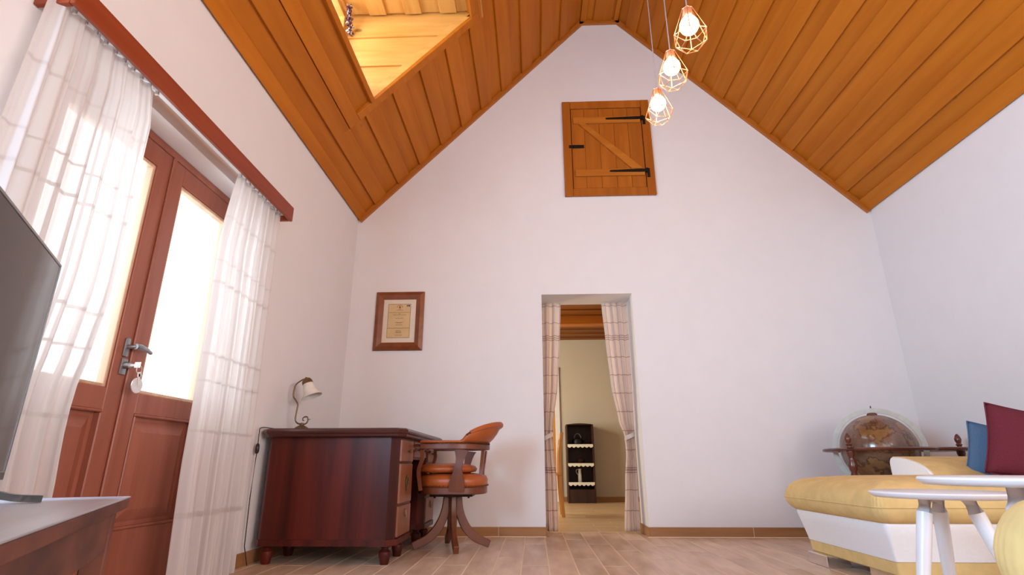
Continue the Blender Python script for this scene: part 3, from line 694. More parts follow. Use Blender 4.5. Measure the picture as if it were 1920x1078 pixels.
def pedestal(y0, y1):
    m = MB()
    m.prism([(bx0, y0+0.022), (bx0+0.022, y0), (bx1-0.045, y0), (bx1, y0+0.045), (bx1, y1), (bx0, y1)], lambda x, y, z: Vector((x, y, z)), bz0, zt)
    o = dp(m, 'pedestal', MAHOG)
    m = MB(); m.prism([(bx0-0.008, y0+0.018), (bx0+0.018, y0-0.008), (bx1-0.045, y0-0.008), (bx1+0.010, y0+0.045), (bx1+0.010, y1+0.006), (bx0-0.008, y1+0.006)], lambda x, y, z: Vector((x, y, z)), bz0-0.012, bz0+0.022)
    dp(m, 'plinth', MAHOG)
    for fx in (bx0+0.05, bx1-0.055):
        for fy_ in (y0+0.055, y1-0.055):
            m = MB(); m.lathe([(0.030, bz0-0.006), (0.032, bz0-0.018), (0.020, bz0-0.026), (0.022, bz0-0.034), (0.036, bz0-0.046), (0.037, bz0-0.058), (0.031, 0.030), (0.026, 0.006), (0.024, 0.0)], 16, (fx, fy_, 0)); dp(m, 'bun_foot', MAHOG, True)
    return o
def knob(parent, x, y, z):
    k = MB(); k.lathe([(0.005, 0), (0.005, 0.010), (0.012, 0.016), (0.012, 0.022), (0.006, 0.027)], 10, (x, y, z), (1, 0, 0)); k.out('knob', BRASS, parent, True)
P1 = (by0, by0+0.42); P2 = (by1-0.40, by1)
for (y0, y1) in (P1, P2):
    pedestal(y0, y1)
    a0, a1 = y0+0.055, y1-0.03
    d = dp(MB().bx(bx1-0.006, bx1+0.012, a0, a1, 0.575, zt-0.012, 0.004), 'drawer', MAHOGF); lbl(d, 'small top drawer'); knob(d, bx1+0.012, (a0+a1)/2, 0.640)
    d = dp(MB().bx(bx1-0.006, bx1+0.012, a0, a1, 0.330, 0.562, 0.004), 'drawer', MAHOGF)
    k = MB(); ym = (a0+a1)/2
    k.tube(smooth_path([(bx1+0.016, ym, 0.490), (bx1+0.018, ym+0.022, 0.465), (bx1+0.018, ym+0.018, 0.435), (bx1+0.016, ym, 0.405), (bx1+0.018, ym-0.018, 0.435), (bx1+0.018, ym-0.022, 0.465), (bx1+0.016, ym, 0.490)], 5), 0.005, 6); k.bx(bx1+0.010, bx1+0.018, ym-0.006, ym+0.006, 0.40, 0.495, 0.002)
    lbl(k.out('escutcheon', BRASS, d, True), 'carved drop escutcheon')
    d = dp(MB().bx(bx1-0.006, bx1+0.012, a0, a1, 0.145, 0.318, 0.004), 'drawer', MAHOGF)
    k = MB(); k.bx(bx1+0.011, bx1+0.016, ym-0.010, ym+0.010, 0.245, 0.295, 0.002); k.tube([(bx1+0.018, ym, 0.285), (bx1+0.022, ym, 0.262), (bx1+0.020, ym, 0.238)], 0.004, 6); k.out('key_pull', BRASS, d)
# kneehole: apron with two small drawers, back panel
m = MB(); m.bx(bx0+0.02, bx1-0.004, P1[1], P2[0], 0.590, zt); dp(m, 'kneehole_apron', MAHOG)
km = (P1[1]+P2[0])/2
for (y0, y1) in ((P1[1]+0.02, km-0.008), (km+0.008, P2[0]-0.02)):
    d = dp(MB().bx(bx1-0.008, bx1+0.010, y0, y1, 0.604, zt-0.010, 0.004), 'drawer', MAHOGF); knob(d, bx1+0.010, (y0+y1)/2, 0.655)
dp(MB().bx(bx0+0.02, bx0+0.04, P1[1], P2[0], 0.13, 0.59), 'back_panel', MAHOG)
MBq = None

# ------------------------------------------------------------------ bell-shade desk lamp on the desk
LX, LY = -1.565, 3.70
dl = thing('desk_lamp', 'antique brass desk lamp with frosted bell shade on writing desk', 'lamp', (LX, LY, DKZ))
U = 0.00375
def lp(px, py): return Vector(((px-566)*U, 0, (801-py)*U*1.03))
m = MB(); m.lathe([(0.078, 0.0), (0.078, 0.004), (0.066, 0.008), (0.050, 0.013), (0.040, 0.026), (0.022, 0.036), (0.012, 0.042), (0.013, 0.052), (0.005, 0.056)], 24); m.out('base', BRASS, dl, True)
m = MB(); m.tube(smooth_path([lp(567, 789), lp(558, 787.5), lp(553, 781), lp(553.5, 765), lp(554, 755), lp(549, 747), lp(544, 740), lp(544.5, 727), lp(547, 719), lp(555, 713), lp(561, 710)], 5), 0.0052, 8); m.out('stem', BRASS, dl, True)
m = MB(); m.tube(smooth_path([lp(567, 789), lp(573, 788), lp(576, 783), lp(574.5, 777), lp(570, 776.5), lp(566.5, 779), lp(567, 782.5), lp(569, 782.5)], 5), [0.0046]*22+[0.004]*14, 8); m.tube([lp(575.6, 781.5), lp(578, 781), lp(580.5, 780.5)], [0.0035, 0.003, 0.0015], 6); m.out('scroll', BRASS, dl, True)
A0, A1 = lp(565, 711), lp(579.5, 744); axd = (A1-A0).normalized()
m = MB(); m.lathe([(0.006, -0.016), (0.010, -0.010), (0.024, -0.004), (0.034, 0.012), (0.036, 0.030), (0.030, 0.034)], 20, A0, axd); m.out('shade_holder', BRASS, dl, True)
m = MB(); ln = (A1-A0).length; pr = [(0.031, 0.022), (0.036, 0.045), (0.041, 0.070), (0.047, 0.095), (0.057, 0.113), (0.072, 0.128), (0.070, 0.129), (0.054, 0.112), (0.044, 0.094), (0.038, 0.070), (0.033, 0.045), (0.028, 0.024)]
m.lathe(pr, 28, A0, axd); lbl(m.out('shade', SHADE, dl, True), 'frosted white bell shade')
m = MB(); m.tube(smooth_path([(-0.075, 0.02, 0.004), (-0.10, -0.12, 0.006), (-0.105, -0.335, 0.004), (-0.110, -0.350, -0.03), (-0.110, -0.348, -0.09)], 6), 0.0028, 6); m.out('cord', TVBLK, dl, True)
m = MB(); m.lathe([(0.004, 0.0), (0.010, -0.008), (0.012, -0.025), (0.012, -0.048), (0.007, -0.060)], 12, (-0.110, -0.348, -0.09)); m.tube([(-0.110, -0.348, -0.148), (-0.113, -0.348, -0.40), (-0.11, -0.34, -0.66), (-0.10, -0.30, -0.767)], 0.0028, 6); lbl(m.out('cord_switch', TVBLK, dl, True), 'dark inline cord switch')

# ------------------------------------------------------------------ swivel captain's chair
ch = thing('swivel_chair', "tan leather and walnut captain's swivel chair at the writing desk", 'chair', (-0.585, 4.115, 0))
for a in (15, 105, 195, 285):
    ca, sa = math.cos(math.radians(a)), math.sin(math.radians(a))
    P = smooth_path([(0.048, 0.345), (0.052, 0.27), (0.068, 0.205), (0.105, 0.135), (0.165, 0.075), (0.225, 0.042), (0.262, 0.020)], 4)if False else None
    pts = smooth_path([Vector((r*ca, r*sa, z)) for r, z in ((0.040, 0.345), (0.046, 0.275), (0.064, 0.205), (0.104, 0.130), (0.165, 0.072), (0.225, 0.044), (0.268, 0.026))], 4)
    n = len(pts); m = MB(); m.strip(pts, 0.036, [0.062-0.012*abs(2*i/(n-1)-1) for i in range(n)], (-sa, ca, 0)); bmesh.ops.bevel(m.bm, geom=m.bm.edges[:], offset=0.004, segments=1, affect='EDGES'); m.out('leg', CHAIRW, ch)
m = MB(); m.lathe([(0.020, 0.12), (0.034, 0.14), (0.036, 0.33), (0.05, 0.345)], 16); m.out('hub', CHAIRW, ch, True)
m = MB(); m.bx(-0.15, 0.15, -0.10, 0.10, 0.344, 0.362, 0.004); m.bx(-0.03, 0.03, -0.15, 0.15, 0.345, 0.361, 0.004)
for q in (-0.12, 0.12): m.lathe([(0.008, 0.0), (0.008, -0.012)], 8, (q, -0.06, 0.346))
m.out('swivel_plate', BLACK, ch)
def oval(a, b, z, n=36, e=2.4, cx=0.0):
    out = []
    for i in range(n):
        t = 2*PI*i/n; c, s = math.cos(t), math.sin(t)
        out.append(Vector((cx+a*math.copysign(abs(c)**(2/e), c), b*math.copysign(abs(s)**(2/e), s), z)))
    return out
m = MB(); m.rings([oval(0.235, 0.225, 0.362), oval(0.245, 0.235, 0.368), oval(0.245, 0.235, 0.405), oval(0.238, 0.228, 0.412)]); m.out('seat_frame', CHAIRW, ch, True)
m = MB(); m.rings([oval(0.236, 0.226, 0.410), oval(0.246, 0.236, 0.425), oval(0.248, 0.238, 0.455), oval(0.236, 0.226, 0.482), oval(0.19, 0.18, 0.496), oval(0.10, 0.10, 0.502)]); m.out('seat', LEATH, ch, True, angle=1.2)
m = MB(); m.rings([oval(0.17, 0.18, 0.503, cx=-0.045), oval(0.205, 0.212, 0.510, cx=-0.045), oval(0.215, 0.220, 0.528, cx=-0.045), oval(0.20, 0.21, 0.548, cx=-0.045), oval(0.15, 0.16, 0.562, cx=-0.045), oval(0.07, 0.08, 0.567, cx=-0.045)]); lbl(m.out('loose_cushion', LEATH, ch, True, angle=1.2), 'loose leather seat cushion')
nails = MB()
for p in oval(0.250, 0.240, 0.418, 72): nails.box(p, (0.006, 0.006, 0.006), (0.6, 0.6, 0))
nails.out('nailheads', BRASS, ch, kind='stuff')
# U-shaped arm rail
def U_path(n=40, rx=0.235, ry=0.262, xf=-0.195, z=0.0):
    pts = [Vector((xf+(0.0-xf)*i/8, -ry, z)) for i in range(8)]
    for i in range(n+1):
        t = -PI/2+PI*i/n; pts.append(Vector((rx*math.cos(t), ry*math.sin(t), z)))
    pts += [Vector((0-(0-xf)*(i+1)/8, ry, z)) for i in range(8)]
    return pts
up = U_path(z=0.676)
m = MB(); m.strip(up, 0.052, 0.040, (0, 0, 1)) if False else m.strip(up, 0.034, 0.050, (0, 0, 1)); bmesh.ops.bevel(m.bm, geom=m.bm.edges[:], offset=0.003, segments=1, affect='EDGES'); m.out('arm_rail', CHAIRW, ch)
for s in (-1, 1):   # scrolled arm fronts that drop to the seat
    m = MB(); m.tube(smooth_path([(-0.195, s*0.262, 0.684), (-0.232, s*0.262, 0.682), (-0.246, s*0.262, 0.664), (-0.234, s*0.262, 0.648), (-0.222, s*0.262, 0.660)], 5), 0.009, 8); m.out('arm_scroll', CHAIRW, ch, True)
    pts = smooth_path([(-0.185, s*0.262, 0.655), (-0.182, s*0.252, 0.60), (-0.205, s*0.238, 0.52), (-0.20, s*0.222, 0.45), (-0.19, s*0.215, 0.39)], 4)
    m = MB(); m.strip(pts, 0.026, 0.024, (0, 1, 0)); m.out('arm_post', CHAIRW, ch)
    pts = smooth_path([(0.085, s*0.250, 0.655), (0.078, s*0.248, 0.60), (0.066, s*0.248, 0.53), (0.060, s*0.242, 0.46), (0.055, s*0.232, 0.385)], 4)
    m = MB(); n = len(pts); m.strip(pts, 0.022, [0.105-0.055*math.sin(PI*min(1, i/(n*0.75)))for i in range(n)], (0, 1, 0)); m.out('splat', CHAIRW, ch)
    pts = smooth_path([(0.222, s*0.085, 0.655), (0.214, s*0.085, 0.58), (0.205, s*0.080, 0.50), (0.205, s*0.075, 0.39)], 4)
    m = MB(); n = len(pts); m.strip(pts, [0.095-0.05*math.sin(PI*i/(n-1)) for i in range(n)], 0.022, (0, 1, 0)); m.out('splat', CHAIRW, ch)
# padded arm tops and raised crest
def pad_rings(path, wf, hf, lean, n=12):
    rs = []; N = len(path)
    for i, p in enumerate(path):
        d = (path[min(i+1, N-1)]-path[max(i-1, 0)]).normalized(); o = Vector((d.y, -d.x, 0)).normalized()   # outward
        t = i/(N-1); ww, hh_, le = wf(t), hf(t), lean(t); ring = []
        for k in range(n):
            a = 2*PI*k/n; cz = math.sin(a); v = (cz+1)/2*hh_
            ring.append(p+o*(math.cos(a)*ww/2 + le*(v/max(hh_, 1e-4))) + Vector((0, 0, v)))
        rs.append(ring)
    return rs
path = U_path(z=0.697)
bump_ = lambda t: max(0.0, 1-((t-0.5)/0.27)**2)
m = MB(); m.rings(pad_rings(path, lambda t: 0.050+0.008*bump_(t), lambda t: 0.020+0.128*bump_(t)**0.55, lambda t: 0.098*bump_(t)**0.7)); lbl(m.out('back_pad', LEATH, ch, True, angle=1.3), 'curved buttoned leather backrest pad')
nails = MB()
for q in (-1, 1):
    for p in U_path(n=60, rx=0.235+q*0.0235, ry=0.262+q*0.0235, z=0.700)[::1]: nails.box(p, (0.006, 0.006, 0.006), (0.6, 0.6, 0))
nails.out('nailheads', BRASS, ch, kind='stuff')
m = MB()   # rolled top edge of the crest
cp = []
for i, p in enumerate(path):
    t = i/(len(path)-1)
    if bump_(t) > 0.04:
        d = (path[min(i+1, len(path)-1)]-path[max(i-1, 0)]).normalized(); o = Vector((d.y, -d.x, 0)).normalized()
        cp.append(p+o*(0.098*bump_(t)**0.7+0.006)+Vector((0, 0, 0.020+0.128*bump_(t)**0.55-0.010)))
m.tube(cp, [0.012+0.010*math.sin(PI*i/(len(cp)-1)) for i in range(len(cp))], 8); m.out('top_roll', LEATH, ch, True)

# ------------------------------------------------------------------ checked curtains in the passage
def check_curtain(label, pts_l, pts_r, seed, tie_z, y, nf):
    rnd = random.Random(seed); ph = [rnd.uniform(0, 6.28) for _ in range(3)]
    zt, z0 = DZ-0.004, 0.012
    cxm = sum(p[0] for p in pts_l+pts_r)/(len(pts_l)+len(pts_r))
    t = thing('door_curtain', label, 'curtain', (cxm, y, z0))
    def interp(P, z):
        for (x0, za), (x1, zb) in zip(P[:-1], P[1:]):
            if zb <= z <= za:
                k = (z-zb)/(za-zb); k = k*k*(3-2*k)*0.5+k*0.5; return x1+(x0-x1)*k
        return P[0][0] if z > P[0][1] else P[-1][0]
    def fn(u, v):
        z = z0+(zt-z0)*v; xl, xr = interp(pts_l, z), interp(pts_r, z)
        wd_ = xr-xl; sq = max(0.25, min(1, wd_/0.25))
        a = 2*PI*nf*(u+0.02*math.sin(7*u+ph[0]))
        off = 0.018*(1.35-sq*0.5)*(math.sin(a+ph[1])+0.35*math.sin(2.1*a+ph[2]))
        return Vector((xl+wd_*u+0.003*math.cos(a), y+off, z))
    c = cloth('curtain_panel', CHECK, 84, 60, fn, 0.55, zt-z0, t, 0.0015); c.location = -Vector(t.location)
    xl, xr = interp(pts_l, tie_z), interp(pts_r, tie_z)
    m = MB(); rs = []
    for k in range(28):
        a = 2*PI*k/28; cx, cy = (xl+xr)/2+(xr-xl)/2*1.06*math.cos(a)+0.0, y+0.040*math.sin(a)
        sl = 0.02*math.cos(a)
        rs.append([Vector((cx, cy, tie_z-0.020+sl)), Vector((cx, cy, tie_z+0.020+sl)), Vector((cx*0.999+0.001*(xl+xr)/2, cy+(-0.003 if math.sin(a) < 0 else 0.003)*-1, tie_z+0.020+sl)), Vector((cx, cy-0.003*math.copysign(1, math.sin(a)), tie_z-0.020+sl))])
    m.rings(rs, closed=True); o = m.out('tieback', plain_cloth, t); o.location = -Vector(t.location)
    return t
plain_cloth = plain('cream_tieback', (0.70, 0.61, 0.56, 1), 0.9, spec=0.1)
check_curtain('narrow checked cream curtain tied back at the doorway side nearer the desk', [(0.089, 2.03), (0.089, 1.37), (0.089, 0.90), (0.091, 0.79), (0.090, 0.6), (0.092, 0.0)], [(0.278, 2.03), (0.262, 1.68), (0.230, 1.27), (0.181, 0.91), (0.172, 0.80), (0.180, 0.65), (0.197, 0.43), (0.200, 0.0)], 2, 0.80, 5.09, 2.6)
check_curtain('broad checked cream curtain tied back at the doorway side nearer the sofa', [(0.673, 2.04), (0.694, 1.675), (0.721, 1.27), (0.774, 0.93), (0.818, 0.80), (0.822, 0.65), (0.798, 0.43), (0.765, 0.0)], [(0.918, 2.03), (0.915, 1.37), (0.909, 0.84), (0.906, 0.75), (0.904, 0.5), (0.898, 0.0)], 9, 0.80, 5.09, 3.4)

# ------------------------------------------------------------------ the room beyond
NZ, NY = 2.63, 9.30
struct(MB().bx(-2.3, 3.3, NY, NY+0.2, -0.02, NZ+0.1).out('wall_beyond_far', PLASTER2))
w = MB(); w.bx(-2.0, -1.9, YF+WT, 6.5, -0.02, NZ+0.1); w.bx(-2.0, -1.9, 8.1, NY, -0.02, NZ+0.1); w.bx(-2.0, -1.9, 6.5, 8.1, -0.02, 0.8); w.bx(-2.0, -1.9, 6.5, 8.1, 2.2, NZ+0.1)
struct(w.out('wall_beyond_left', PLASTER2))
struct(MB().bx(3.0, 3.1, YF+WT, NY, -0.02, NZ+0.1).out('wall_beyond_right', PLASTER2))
cb_ = struct(MB().bx(-2.0, 3.1, YF+WT, NY, NZ+0.03, NZ+0.12).out('ceiling', CEILDARK))
y = 5.2; k = 0
while y < NY-0.02:
    y1 = min(y+0.145, NY)
    MB().bx(-1.9, 3.0, y, y1, NZ+(0.0 if k % 2 else 0.018), NZ+0.029, 0.002).out('ceiling_plank', CEILDARK, cb_); y = y1+0.001; k += 1
for yb_ in (6.05, 7.70): lbl(MB().bx(-1.9, 3.0, yb_, yb_+0.16, NZ-0.12, NZ+0.005, 0.006).out('ceiling_beam', CEILX, cb_), 'lighter ceiling beam')
s = struct_empty('baseboard_beyond'); 
for x0 in (-0.9, 0.003, 0.906, 1.809): MB().bx(x0, x0+0.90, NY-0.010, NY, 0, 0.074, 0.002).out('skirting_tile', BASEB, s)
t2 = struct_empty('trim_2')
MB().bx(0.36, 0.44, NY-0.03, NY, 0.0, 2.15, 0.004).out('door_casing', WHITEP, t2); MB().bx(-0.55, -0.47, NY-0.03, NY, 0.0, 2.15, 0.004).out('door_casing', WHITEP, t2); MB().bx(-0.47, 0.36, NY-0.03, NY, 2.07, 2.15, 0.004).out('door_casing', WHITEP, t2)
MB().bx(-0.47, 0.36, NY-0.015, NY, 0.0, 2.07).out('door_panel', OAK, t2)

# narrow dark shelf with lace-edged boards
SX0, SX1, SY0, SY1 = 0.515, 0.945, 8.92, 9.27
sh = thing('corner_shelf', 'narrow dark wooden shelf with lace edging in the room beyond', 'shelf', ((SX0+SX1)/2, SY1, 0))
def sp_(mb, name, mat, smooth=False, parent=None):
    o = mb.out(name, mat, parent or sh, smooth)
    if parent is None: o.location = -Vector(sh.location)
    return o
sp_(MB().bx(SX0, SX0+0.022, SY0, SY1, 0, 1.165, 0.002), 'side_panel', SHELFW); sp_(MB().bx(SX1-0.022, SX1, SY0, SY1, 0, 1.165, 0.002), 'side_panel', SHELFW)
sp_(MB().bx(SX0+0.022, SX1-0.022, SY1-0.012, SY1, 0.02, 1.165), 'back_panel', SHELFW)
m = MB(); N = 14
m.prism([(SX0, 1.165), (SX1, 1.165)]+[(SX1-(SX1-SX0)*i/N, 1.172+0.018*math.sin(PI*i/N)) for i in range(N+1)], XZ, SY0, SY1); sp_(m, 'top_board', SHELFW)
sp_(MB().bx(SX0+0.022, SX1-0.022, SY0+0.005, SY0+0.025, 0.0, 0.20, 0.002), 'base_panel', SHELFW)
SHZ = [0.865, 0.580, 0.300]
for z in SHZ:
    b = sp_(MB().bx(SX0+0.022, SX1-0.022, SY0+0.004, SY1-0.012, z-0.018, z, 0.002), 'shelf_board', SHELFW)
    m = MB(); x0, x1 = SX0+0.012, SX1-0.016; ns = 6; pts = [(x0, z+0.003), (x0, z-0.030)]
    for i in range(ns):
        for k2 in range(1, 9): pts.append((x0+(x1-x0)*(i+k2/8)/ns, z-0.030-0.020*math.sin(PI*k2/8)))
    pts.append((x1, z+0.003)); m.prism(pts, XZ, SY0-0.006, SY0-0.002)
    lbl(m.out('lace_edging', LACE, b), 'white scalloped lace edging')
# things on the shelf
kt = thing('kettle', 'dark pot with hoop handle on the topmost shelf', 'pot', (0.70, 9.06, SHZ[0]))
m = MB(); m.lathe([(0.05, 0.0), (0.085, 0.012), (0.09, 0.05), (0.075, 0.085), (0.04, 0.10), (0.012, 0.105), (0.010, 0.12), (0.004, 0.125)], 20); m.out('body', BLACK, kt, True)
m = MB(); m.tube([(0.055*math.cos(a), 0, 0.09+0.085*math.sin(a)) for a in [PI*i/14 for i in range(15)]], 0.006, 8); m.out('handle', STEEL, kt, True)
m = MB(); m.tube([(0.08, 0, 0.04), (0.11, 0, 0.07), (0.125, 0, 0.10)], [0.014, 0.010, 0.008], 8); m.out('spout', BLACK, kt, True)
pt = thing('pitcher', 'tall slim white pitcher on the lowest lace-edged shelf', 'pitcher', (0.715, 9.06, SHZ[2]))
m = MB(); m.lathe([(0.030, 0.0), (0.033, 0.01), (0.030, 0.08), (0.024, 0.15), (0.022, 0.18), (0.028, 0.20), (0.025, 0.198), (0.018, 0.17)], 18); m.out('body', WHITEC, pt, True)
m = MB(); m.tube(smooth_path([(-0.022, 0, 0.19), (-0.05, 0, 0.185), (-0.055, 0, 0.15), (-0.030, 0, 0.11)], 5), 0.005, 8); m.out('handle', WHITEC, pt, True)
bw = thing('small_bowl', 'small dark lidded bowl on the middle lace-edged shelf', 'bowl', (0.74, 9.06, SHZ[1]))
m = MB(); m.lathe([(0.03, 0.0), (0.06, 0.03), (0.065, 0.05), (0.04, 0.07), (0.01, 0.08)], 16); m.out('body', SHELFW, bw, True)

# dining chair of which the back post shows
dc = thing('dining_chair', 'honey oak dining chair half hidden behind the narrow doorway curtain', 'chair', (0.12, 6.75, 0))
for s in (-1, 1):
    pts = smooth_path([(0.200, s*0.18, 0.0), (0.178, s*0.18, 0.30), (0.175, s*0.18, 0.48), (0.180, s*0.17, 0.70), (0.205, s*0.165, 0.92)], 5)
    m = MB(); m.strip(pts, 0.030, [0.040]*len(pts), (0, 1, 0)); bmesh.ops.bevel(m.bm, geom=m.bm.edges[:], offset=0.004, segments=1, affect='EDGES'); m.out('back_post', OAK, dc)
    m = MB(); m.strip([(-0.20, s*0.18, 0.0), (-0.20, s*0.18, 0.44)], 0.032, 0.032, (0, 1, 0)); m.out('leg', OAK, dc)
m = MB(); m.bx(-0.22, 0.20, -0.21, 0.21, 0.44, 0.47, 0.008); m.out('seat', OAK, dc)
for z in (0.62, 0.76, 0.88): MB().bx(0.172+0.05*max(0, z-0.7), 0.190+0.05*max(0, z-0.7), -0.16, 0.16, z-0.03, z+0.03, 0.004).out('back_rail', OAK, dc)

# ------------------------------------------------------------------ television on its stand
ND = Vector((0.869, 0.494, 0)); SD = Vector((-0.494, 0.869, 0)); RZT = math.atan2(SD.y, SD.x)-PI/2
C0 = Vector((-1.0755, 1.502, 0)); SL, SDp, SHt = 1.45, 0.40, 0.475
# local frame: +y along SD, +x along ND; origin at the far front corner on the floor
ts = thing('tv_stand', 'rustic brown wooden stand with painted sky sheen on top carrying the television', 'tv stand', tuple(C0), RZT)
MB().bx(-SDp, 0, -SL, 0, SHt-0.004, SHt, 0.001).out('top', STANDT, ts)
MB().bx(-SDp+0.001, -0.001, -SL+0.001, -0.001, SHt-0.030, SHt-0.0042, 0.003).out('top_board', STANDW, ts)
for lx in (-0.018-0.024, -SDp+0.050):
    for ly_ in (-0.075, -SL+0.075):
        MB().bx(lx-0.024, lx+0.024, ly_-0.024, ly_+0.024, 0, SHt-0.0305, 0.003).out('leg', STANDW, ts)
MB().bx(-0.046, -0.021, -SL+0.1, -0.1, 0.355, SHt-0.0305, 0.002).out('front_rail', STANDW, ts)
for ly_ in (-0.065, -SL+0.065): MB().bx(-SDp+0.075, -0.067, ly_-0.012, ly_+0.012, 0.355, SHt-0.0305).out('side_rail', STANDW, ts)
MB().bx(-SDp+0.03, -SDp+0.045, -SL+0.1, -0.1, 0.12, SHt-0.0305).out('back_panel', STANDW, ts)
MB().bx(-SDp+0.05, -0.05, -SL+0.06, -0.06, 0.09, 0.112, 0.003).out('lower_shelf', STANDW, ts)

TC = Vector((-1.19, 1.24, 0)); TWd, TZ0, TZ1 = 1.10, 0.522, 1.035
tv = thing('television', 'black flat screen television standing on the wooden stand', 'television', (TC.x, TC.y, SHt), RZT)
b0, b1 = TZ0-SHt, TZ1-SHt
m = MB(); m.bx(-0.030, -0.004, -TWd, 0, b0, b1, 0.004, 2); m.bx(-0.055, -0.028, -TWd+0.15, -0.15, b0+0.03, b0+0.28, 0.01); m.out('housing', TVBLK, tv)
MB().bx(-0.005, -0.0015, -TWd+0.008, -0.008, b0+0.018, b1-0.008).out('screen', TVSCR, tv)
m = MB(); m.bx(-0.0052, 0.0, -TWd, 0, b0, b0+0.0175, 0.001); m.bx(-0.0052, 0.0, -TWd, 0, b1-0.0075, b1, 0.001); m.bx(-0.0052, 0.0, -0.0075, 0, b0+0.0175, b1-0.0075); m.bx(-0.0052, 0.0, -TWd, -TWd+0.0075, b0+0.0175, b1-0.0075); m.out('bezel', STEEL, tv)
for q in (-0.10, -TWd+0.10):
    m = MB()
    m.strip(smooth_path([(0.085, q+0.05, 0.008), (0.04, q+0.025, 0.013), (-0.018, q, 0.034), (-0.018, q, b0+0.01)], 4), 0.022, 0.014, (0, 1, 0)); m.strip([(-0.018, q, 0.030), (-0.06, q+0.015, 0.014), (-0.10, q+0.03, 0.008)], 0.022, 0.014, (0, 1, 0))
    m.out('foot', TVBLK, tv)

# ------------------------------------------------------------------ globe bar in the far corner
GX, GY, GZ, GR = 2.515, 4.22, 0.655, 0.248
gb = thing('globe_bar', 'antique map globe bar in walnut frame behind the sofa', 'globe', (GX, GY, 0))
m = MB(); m.lathe([(GR*math.sin(t), GR*math.cos(t)) for t in [0.002+(PI/2-0.02)*i/18 for i in range(19)]][::-1]+[], 48, (0, 0, GZ)); lbl(m.out('upper_hemisphere', GLOBE, gb, True), 'upper half with antique map')
m = MB(); m.lathe([(GR*math.sin(t), GR*math.cos(t)) for t in [PI/2+0.02+(PI/2-0.022)*i/18 for i in range(19)]], 48, (0, 0, GZ)); lbl(m.out('lower_hemisphere', GLOBE, gb, True), 'lower half with antique map')
MB().lathe([(GR-0.01, -0.006), (GR-0.004, -0.006), (GR-0.004, 0.006), (GR-0.01, 0.006)], 48, (0, 0, GZ)).out('joint_band', BRASS, gb, True)
nd = Vector((-0.56, -1, 0)).normalized(); sd = Vector((-nd.y, nd.x, 0))
m = MB(); rs = []
for i in range(72):
    a = 2*PI*i/72; e = sd*math.cos(a)+Vector((0, 0, 1))*math.sin(a); c = Vector((0, 0, GZ))
    rs.append([c+e*0.262-nd*0.009, c+e*0.262+nd*0.009, c+e*0.296+nd*0.009, c+e*0.296-nd*0.009])
m.rings(rs, closed=True); lbl(m.out('meridian_ring', MERID, gb), 'pale grey meridian ring')
m = MB(); m.lathe([(0.036, GR-0.006), (0.034, GR+0.006), (0.022, GR+0.014)], 16, (0, 0, GZ)); m.lathe([(0.005, 0.294), (0.005, 0.306), (0.002, 0.314)], 8, (0, 0, GZ)); m.out('pole_cap', GLOBEW, gb, True)
# horizon table: round hole for the globe, tray stretching to the wall
def outer_r(a):
    best = 0; c1, c2 = (0, 0, 0.365), (0.335, 0.0, 0.285)
    d = Vector((math.cos(a), math.sin(a)))
    r = 0.365
    b = d.x*c2[0]+d.y*c2[1]; disc = b*b-(c2[0]**2+c2[1]**2-c2[2]**2)
    if disc > 0: r = max(r, b+math.sqrt(disc))
    return r
m = MB(); rs = []
for i in range(80):
    a = 2*PI*i/80; ro = outer_r(a); d = Vector((math.cos(a), math.sin(a), 0))
    rs.append([d*0.302+Vector((0, 0, GZ-0.012)), d*0.302+Vector((0, 0, GZ+0.010)), d*(ro-0.012)+Vector((0, 0, GZ+0.010)), d*ro+Vector((0, 0, GZ+0.002)), d*(ro-0.004)+Vector((0, 0, GZ-0.010)), d*(ro-0.02)+Vector((0, 0, GZ-0.014))])
m.rings(rs, closed=True); lbl(m.out('horizon_table', GLOBEW, gb, True), 'walnut table ring around globe')
prof = [(0.016, 0.0), (0.020, 0.03), (0.028, 0.05), (0.018, 0.07), (0.022, 0.10), (0.030, 0.18), (0.022, 0.26), (0.016, 0.30), (0.026, 0.32), (0.016, 0.34), (0.022, 0.40), (0.028, 0.46), (0.018, 0.50), (0.026, 0.52), (0.030, 0.55), (0.020, 0.58), (0.018, 0.60), (0.026, 0.625), (0.026, GZ-0.013)]
fin = [(0.016, 0.0), (0.014, 0.012), (0.022, 0.022), (0.014, 0.032), (0.020, 0.048), (0.022, 0.062), (0.014, 0.085), (0.005, 0.098)]
for (lx, ly_) in ((-0.30, -0.165), (0.06, 0.338), (0.575, 0.0)):
    lg = MB().lathe(prof, 14, (lx, ly_, 0)).out('turned_leg', GLOBEW, gb, True)
    MB().lathe(fin, 14, (lx, ly_, GZ+0.010)).out('finial', GLOBEW, lg, True)
m = MB(); m.strip([(-0.30, -0.165, 0.075), (0.0, 0.0, 0.075), (0.575, 0, 0.075)], 0.05, 0.02, (0, 0, 1)); m.strip([(0.06, 0.338, 0.075), (0.0, 0.0, 0.0751)], 0.05, 0.02, (0, 0, 1)); m.out('stretcher', GLOBEW, gb)
m = MB(); m.lathe([(0.022, 0.06), (0.030, 0.10), (0.020, 0.16), (0.030, 0.22), (0.05, 0.32), (0.07, GZ-0.296-0.002)], 16, (0, 0, 0)); m.out('support_post', GLOBEW, gb, True)

